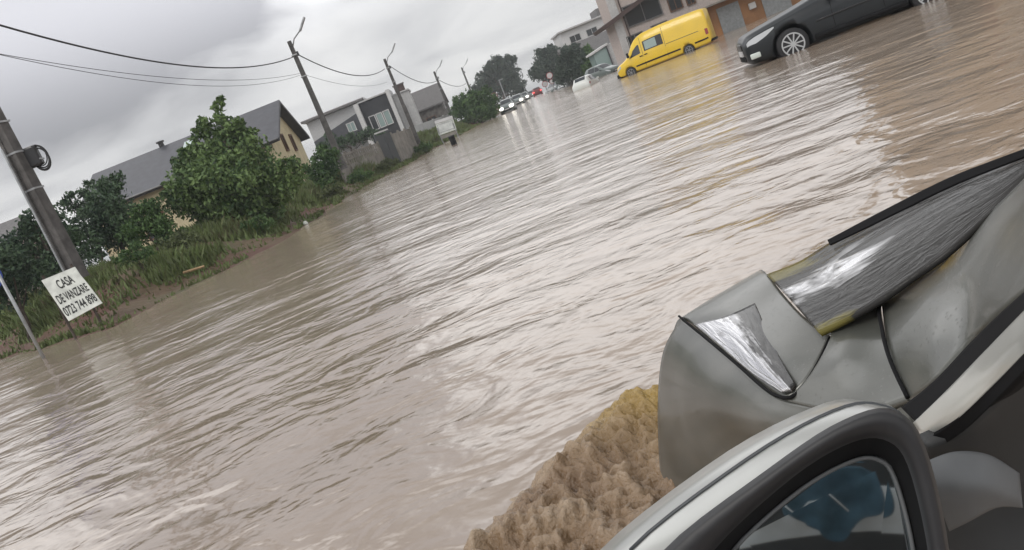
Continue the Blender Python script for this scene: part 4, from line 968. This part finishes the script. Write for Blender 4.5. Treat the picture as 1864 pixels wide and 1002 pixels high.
part('scuttle_panel', patch([
    [Wn(1494, 600, -.012), Wn(1540, 566, -.012), Wn(1582, 538, -.012), Wn(1622, 520, -.012)],
    [Z(1512, 612, .622), Z(1545, 583, .632), Z(1575, 562, .638), Z(1602, 548, .64)],
    [Z(1476, 680, .585), Z(1530, 660, .61), Z(1580, 645, .62), Z(1616, 636, .63)],
    [Z(1430, 730, .535), Z(1500, 746, .552), Z(1580, 748, .58), Z(1652, 726, .605)]], 8), 'wetpaint')
part('pillar_panel', patch([
    [Z(1604, 548, .645), Z(1662, 505, .67), Z(1722, 462, .70), Z(1800, 388, .76), Z(1900, 290, .84)],
    [Z(1618, 640, .635), Z(1690, 585, .69), Z(1760, 520, .73), Z(1820, 460, .79), Z(1900, 390, .86)],
    [Z(1654, 728, .61), Z(1700, 690, .66), Z(1766, 618, .71), Z(1824, 562, .78), Z(1900, 500, .86)]], 8), 'wetpaint')
gp2 = [Z(1726, 462, .707), Z(1660, 505, .677), Z(1604, 549, .653), Z(1606, 600, .645), Z(1620, 655, .635), Z(1652, 724, .615)]
obj('panel_gap', tb([crs(gp2, k/5) for k in range(26)], [.001+.0025*min(1, k/10) for k in range(26)], 6), M['black'], own, True)
part('window_seal', patch([[Z(1640, 742, .62), Z(1700, 694, .67), Z(1768, 622, .72), Z(1826, 566, .79), Z(1900, 500, .87)], [Z(1668, 770, .63), Z(1716, 722, .68), Z(1784, 652, .73), Z(1840, 592, .80), Z(1900, 532, .88)]], 6), 'black', .02)
part('door_frame', patch([[Z(1662, 770, .635), Z(1716, 718, .69), Z(1784, 648, .74), Z(1840, 590, .81), Z(1900, 528, .89)], [Z(1676, 790, .63), Z(1728, 746, .69), Z(1796, 678, .75), Z(1850, 620, .82), Z(1900, 566, .9)], [Z(1690, 800, .62), Z(1742, 764, .68), Z(1806, 702, .74), Z(1860, 648, .81), Z(1900, 604, .89)]], 6), 'palepaint', .03)
part('window_seal', patch([[Z(1680, 806, .62), Z(1740, 764, .68), Z(1806, 700, .74), Z(1860, 648, .81), Z(1900, 602, .89)], [Z(1694, 824, .60), Z(1756, 784, .66), Z(1820, 722, .73), Z(1872, 668, .80), Z(1900, 636, .87)]], 6), 'black', .02)
part('door_window', patch([[atd(1688, 812, .96), atd(1756, 780, .95), atd(1826, 714, .93), atd(1920, 620, .9)], [atd(1700, 900, 1.0), atd(1760, 890, 1.02), atd(1830, 880, 1.02), atd(1920, 860, 1.0)], [atd(1712, 1040, 1.0), atd(1770, 1040, 1.02), atd(1840, 1040, 1.02), atd(1920, 1040, 1.0)]], 6), 'interior', .02)
part('door_card', patch([[atd(1690, 838, .94), atd(1740, 822, .93), atd(1800, 828, .93), atd(1856, 862, .95)], [atd(1700, 890, .92), atd(1750, 885, .90), atd(1806, 888, .9), atd(1860, 905, .94)], [atd(1728, 968, .95), atd(1765, 950, .93), atd(1815, 925, .93), atd(1862, 925, .95)]], 6), 'trim', .02)
# wing mirror: loops from the glass outwards, then back over the shell
def loop(pts, d, n=48):
    P = [(Vector((x, y, 0))) for x, y in pts]; P = P+P[:3]; m = len(pts); out = []
    Q = [P[m-1]]+P
    for k in range(n):
        t = 1+k*m/n; i = int(t); f = t-i
        p0, p1, p2, p3 = Q[i-1], Q[i], Q[(i+1)], Q[(i+2)]
        q = (p1*2+(p2-p0)*f+(p0*2-p1*5+p2*4-p3)*f*f+(p1*3-p0-p2*3+p3)*f**3)*.5; out.append(q)
    return [atd(q.x, q.y, d(q.x, q.y) if callable(d) else d) for q in out]
dp = lambda k: (lambda x, y: .72+k+(1600-x)*.00010)
Lg = [(1330, 1002), (1450, 893), (1545, 838), (1600, 832), (1634, 872), (1668, 1010), (1670, 1130), (1560, 1190), (1380, 1180), (1290, 1090)]
L1 = [(1300, 1002), (1440, 872), (1545, 808), (1612, 802), (1654, 852), (1690, 1010), (1696, 1145), (1570, 1220), (1360, 1210), (1255, 1100)]
L2 = [(1222, 1002), (1400, 862), (1530, 776), (1625, 752), (1682, 822), (1724, 1010), (1728, 1170), (1580, 1260), (1330, 1250), (1185, 1110)]
L3 = [(1208, 1002), (1392, 858), (1526, 769), (1625, 745), (1686, 818), (1729, 1010), (1732, 1180), (1580, 1268), (1322, 1256), (1172, 1110)]
L4 = [(1092, 1002), (1318, 826), (1490, 738), (1570, 730), (1640, 765), (1690, 1010), (1700, 1160), (1560, 1260), (1280, 1250), (1070, 1100)]
L5 = [(1240, 1030), (1380, 900), (1500, 800), (1560, 790), (1600, 820), (1640, 1010), (1650, 1120), (1540, 1200), (1340, 1190), (1220, 1100)]
def skin(loops, capend=False):
    bm = bmesh.new(); rr = [[bm.verts.new(p) for p in l] for l in loops]; n = len(rr[0])
    for A, B_ in zip(rr, rr[1:]):
        for k in range(n): bm.faces.new((A[k], A[(k+1) % n], B_[(k+1) % n], B_[k]))
    if capend: bm.faces.new(rr[-1])
    bmesh.ops.recalc_face_normals(bm, faces=bm.faces); return bm
lg, l1, l2, l3, l4, l5 = loop(Lg, dp(.035)), loop(L1, dp(0)), loop(L2, dp(-.012)), loop(L3, dp(.004)), loop(L4, dp(.075)), loop(L5, dp(.17))
def mids(a, b, k, bulge=0.0):
    return [p.lerp(q, k)+(p.lerp(q, k)-Vector((0, 0, H))).normalized()*bulge for p, q in zip(a, b)]
mh = obj('mirror_housing', skin([l3, mids(l3, l4, .35, -.012), mids(l3, l4, .7, -.012), l4, mids(l4, l5, .5, .03), l5], True), M['shell'], own, True)
mr_ = obj('mirror_rim', skin([l1, mids(l1, l2, .12, -.006), mids(l1, l2, .5, -.01), mids(l1, l2, .9, -.004), l2, l3]), M['rim_grey'], mh, True)
obj('mirror_recess', skin([lg, mids(lg, l1, .5, .0), l1]), M['black'], mh, True)
bm = bmesh.new(); bm.faces.new([bm.verts.new(p) for p in lg]); gc = sum(lg, Vector())/len(lg); gl = obj('mirror_glass', face_cam(bm), M['mirror'], mh)
obj('glass_edge', tb([p+(gc-p)*.03-(gc-Vector((0, 0, H))).normalized()*.003 for p in lg+lg[:1]], .0022, 5), M['trim'], mh, True)
sm = [crs([B_ for B_ in [atd(1210, 920, .755), atd(1300, 848, .75), atd(1400, 800, .745), atd(1500, 762, .735)]], k/4) for k in range(13)]
obj('shell_seam', tb(mids(l3, l4, .5, -.014)[0:24], .0022, 5), M['gate'], mh, True)
# what the mirror looks back at: the open door window with a seat and a blue garment
n = Vector(gl.data.polygons[0].normal); gcw = gc
def refl(px, py, dist):
    nn = (lg[12]-lg[0]).cross(lg[30]-lg[0]).normalized()
    d = Vector(ray(px, py)).normalized(); k = nn.dot(gcw-Vector((0, 0, H)))/nn.dot(d); hit = Vector((0, 0, H))+d*k
    r = d-nn*2*d.dot(nn); return hit+r*dist
def cloth(name, pts, m, label, cat, amp, dist):
    rows = [[refl(px, py, dist) for px, py in r] for r in pts]; bm = patch(rows, 9)
    for v in bm.verts:
        q = v.co; v.co = q+Vector((.3*noise.noise(q*14), 1, .3*noise.noise(q*17)))*amp*(noise.noise(q*9)+.6*noise.noise(q*22))
    o = obj(name, bm, M[m], None, True); solid(o, .004); tag(o, label, cat)
cloth('jacket', [[(1440, 870), (1480, 845), (1550, 838), (1590, 850)], [(1415, 915), (1480, 905), (1560, 900), (1612, 930)], [(1440, 945), (1490, 945), (1545, 950), (1575, 948)], [(1490, 965), (1505, 985), (1535, 988), (1555, 965)]], 'denim', 'crumpled blue jacket reflected in the wing mirror of the near car', 'jacket', .03, .95)
jk = bpy.data.objects['jacket']
for q in (((1415, 905), (1440, 925), (1462, 902), (1500, 895), (1545, 935)),):
    obj('piping', tb([refl(x, y, .90) for x, y in q], .0018, 6), M['pale_fabric'], jk, True)
cloth('blanket', [[(1340, 960), (1450, 930), (1560, 890), (1690, 900)], [(1300, 985), (1440, 960), (1580, 940), (1700, 950)], [(1300, 1010), (1440, 985), (1580, 972), (1700, 978)]], 'pale_fabric', 'pale grey cloth beneath the blue jacket reflected in the wing mirror', 'cloth', .02, 1.05)
bk = [refl(px, py, 1.45) for px, py in ((1180, 760), (1800, 760), (1800, 1300), (1180, 1300))]
obj('rear_door', pr(bk, Vector((0, -.06, 0))), M['interior'], own)

# ------------------------------------------------------------------ damp air
hz = bpy.data.materials.new('damp_air'); hz.use_nodes = True; nt = hz.node_tree; nt.nodes.remove(nt.nodes['Principled BSDF'])
pv = nt.nodes.new('ShaderNodeVolumePrincipled'); pv.inputs['Color'].default_value = (.86, .88, .9, 1); pv.inputs['Density'].default_value = HAZE
nt.links.new(pv.outputs[0], nt.nodes['Material Output'].inputs['Volume'])
tag(obj('haze', bx((0, 1800, 10.5), (6100, 4500, 23.5)), hz), kind='stuff')
# ------------------------------------------------------------------ camera, light, sky
cam = bpy.data.cameras.new('camera'); co = bpy.data.objects.new('camera', cam); C.objects.link(co)
co.matrix_world = Matrix.Translation((0, 0, H)) @ Matrix(RW.tolist()).to_4x4()
cam.sensor_width = 36; cam.lens = 36*F/1864; cam.clip_start = .05; cam.clip_end = 8000
bpy.context.scene.camera = co
SEL, SAZ = R_(48), R_(215)                                        # sun behind the cloud, behind and left of the camera
sun = bpy.data.lights.new('sun', 'SUN'); sun.energy = 1.3; sun.angle = R_(25); sun.color = (1, .96, .9)
so = bpy.data.objects.new('sun', sun); C.objects.link(so); sd = Vector((math.sin(SAZ)*math.cos(SEL), math.cos(SAZ)*math.cos(SEL), math.sin(SEL)))
so.rotation_euler = sd.to_track_quat('Z', 'Y').to_euler()
w = bpy.data.worlds.new('World'); bpy.context.scene.world = w; w.use_nodes = True; nt = w.node_tree; L_ = nt.links
bg = nt.nodes['Background']; bg.inputs['Strength'].default_value = .1
sky = nt.nodes.new('ShaderNodeTexSky'); sky.sky_type = 'NISHITA'; sky.sun_disc = False; sky.sun_elevation = SEL; sky.sun_rotation = SAZ
tc = nt.nodes.new('ShaderNodeTexCoord'); sx = nt.nodes.new('ShaderNodeSeparateXYZ'); L_.new(tc.outputs['Generated'], sx.inputs[0])
def mth(op, a, b=0.0, cl=False):
    q = nt.nodes.new('ShaderNodeMath'); q.operation = op; q.use_clamp = cl
    for i, v in enumerate((a, b)):
        if isinstance(v, (int, float)): q.inputs[i].default_value = v
        else: L_.new(v, q.inputs[i])
    return q.outputs[0]
zz = mth('ADD', mth('MAXIMUM', sx.outputs['Z'], 0.0), .16)
cv = nt.nodes.new('ShaderNodeCombineXYZ'); L_.new(mth('DIVIDE', sx.outputs['X'], zz), cv.inputs[0]); L_.new(mth('DIVIDE', sx.outputs['Y'], zz), cv.inputs[1])
cn = nt.nodes.new('ShaderNodeTexNoise'); cn.inputs['Scale'].default_value = .85; cn.inputs['Detail'].default_value = 6; cn.inputs['Roughness'].default_value = .48; cn.inputs['Distortion'].default_value = .4
L_.new(cv.outputs[0], cn.inputs['Vector'])
# a heavier cloud bank stands over the near left
dk = Vector(ray(120, -60)).normalized(); vm = nt.nodes.new('ShaderNodeVectorMath'); vm.operation = 'DOT_PRODUCT'; L_.new(tc.outputs['Generated'], vm.inputs[0]); vm.inputs[1].default_value = dk
bank = nt.nodes.new('ShaderNodeMapRange'); bank.interpolation_type = 'SMOOTHSTEP'; bank.inputs['From Min'].default_value = .965; bank.inputs['From Max'].default_value = .997; L_.new(vm.outputs['Value'], bank.inputs['Value'])
fac = mth('SUBTRACT', cn.outputs['Fac'], mth('MULTIPLY', bank.outputs['Result'], .36))
rp = nt.nodes.new('ShaderNodeValToRGB'); e = rp.color_ramp.elements
e[0].position = .27; e[0].color = (.34, .34, .36, 1); e[1].position = .60; e[1].color = (.87, .865, .86, 1)
x = e.new(.43); x.color = (.66, .66, .67, 1)
L_.new(fac, rp.inputs['Fac'])
sc_ = nt.nodes.new('ShaderNodeVectorMath'); sc_.operation = 'SCALE'; sc_.inputs['Scale'].default_value = 9.3; L_.new(rp.outputs['Color'], sc_.inputs[0])
zg = nt.nodes.new('ShaderNodeMapRange'); zg.interpolation_type = 'SMOOTHSTEP'; zg.inputs['From Min'].default_value = .13; zg.inputs['From Max'].default_value = .28; zg.inputs['To Min'].default_value = 10.7; zg.inputs['To Max'].default_value = 25
zh = nt.nodes.new('ShaderNodeMapRange'); zh.interpolation_type = 'SMOOTHSTEP'; zh.inputs['From Min'].default_value = .33; zh.inputs['From Max'].default_value = .55; zh.inputs['To Min'].default_value = 0; zh.inputs['To Max'].default_value = 14.5; L_.new(sx.outputs['Z'], zh.inputs['Value'])
L_.new(sx.outputs['Z'], zg.inputs['Value']); # bright sky lobe added out of view to lift the left water
gd = Vector((dk.x, dk.y, 0)).normalized(); gd.rotate(Matrix.Rotation(R_(14), 3, 'Z')); gd *= math.cos(R_(45)); gd.z = math.sin(R_(45)); gv = nt.nodes.new('ShaderNodeVectorMath'); gv.operation = 'DOT_PRODUCT'; L_.new(tc.outputs['Generated'], gv.inputs[0]); gv.inputs[1].default_value = gd
added_lobe = nt.nodes.new('ShaderNodeMapRange'); added_lobe.interpolation_type = 'SMOOTHSTEP'; added_lobe.inputs['From Min'].default_value = .935; added_lobe.inputs['From Max'].default_value = .985; added_lobe.inputs['To Max'].default_value = 26; L_.new(gv.outputs['Value'], added_lobe.inputs['Value'])
L_.new(mth('ADD', mth('SUBTRACT', zg.outputs['Result'], zh.outputs['Result']), added_lobe.outputs['Result']), sc_.inputs['Scale'])
mx = nt.nodes.new('ShaderNodeMixRGB'); mx.inputs[0].default_value = .94; L_.new(sky.outputs['Color'], mx.inputs[1]); L_.new(sc_.outputs[0], mx.inputs[2]); L_.new(mx.outputs[0], bg.inputs['Color'])
vs = bpy.context.scene.view_settings; vs.view_transform = 'Standard'; vs.look = 'None'; vs.exposure = 0; vs.gamma = 1; vs.use_curve_mapping = False
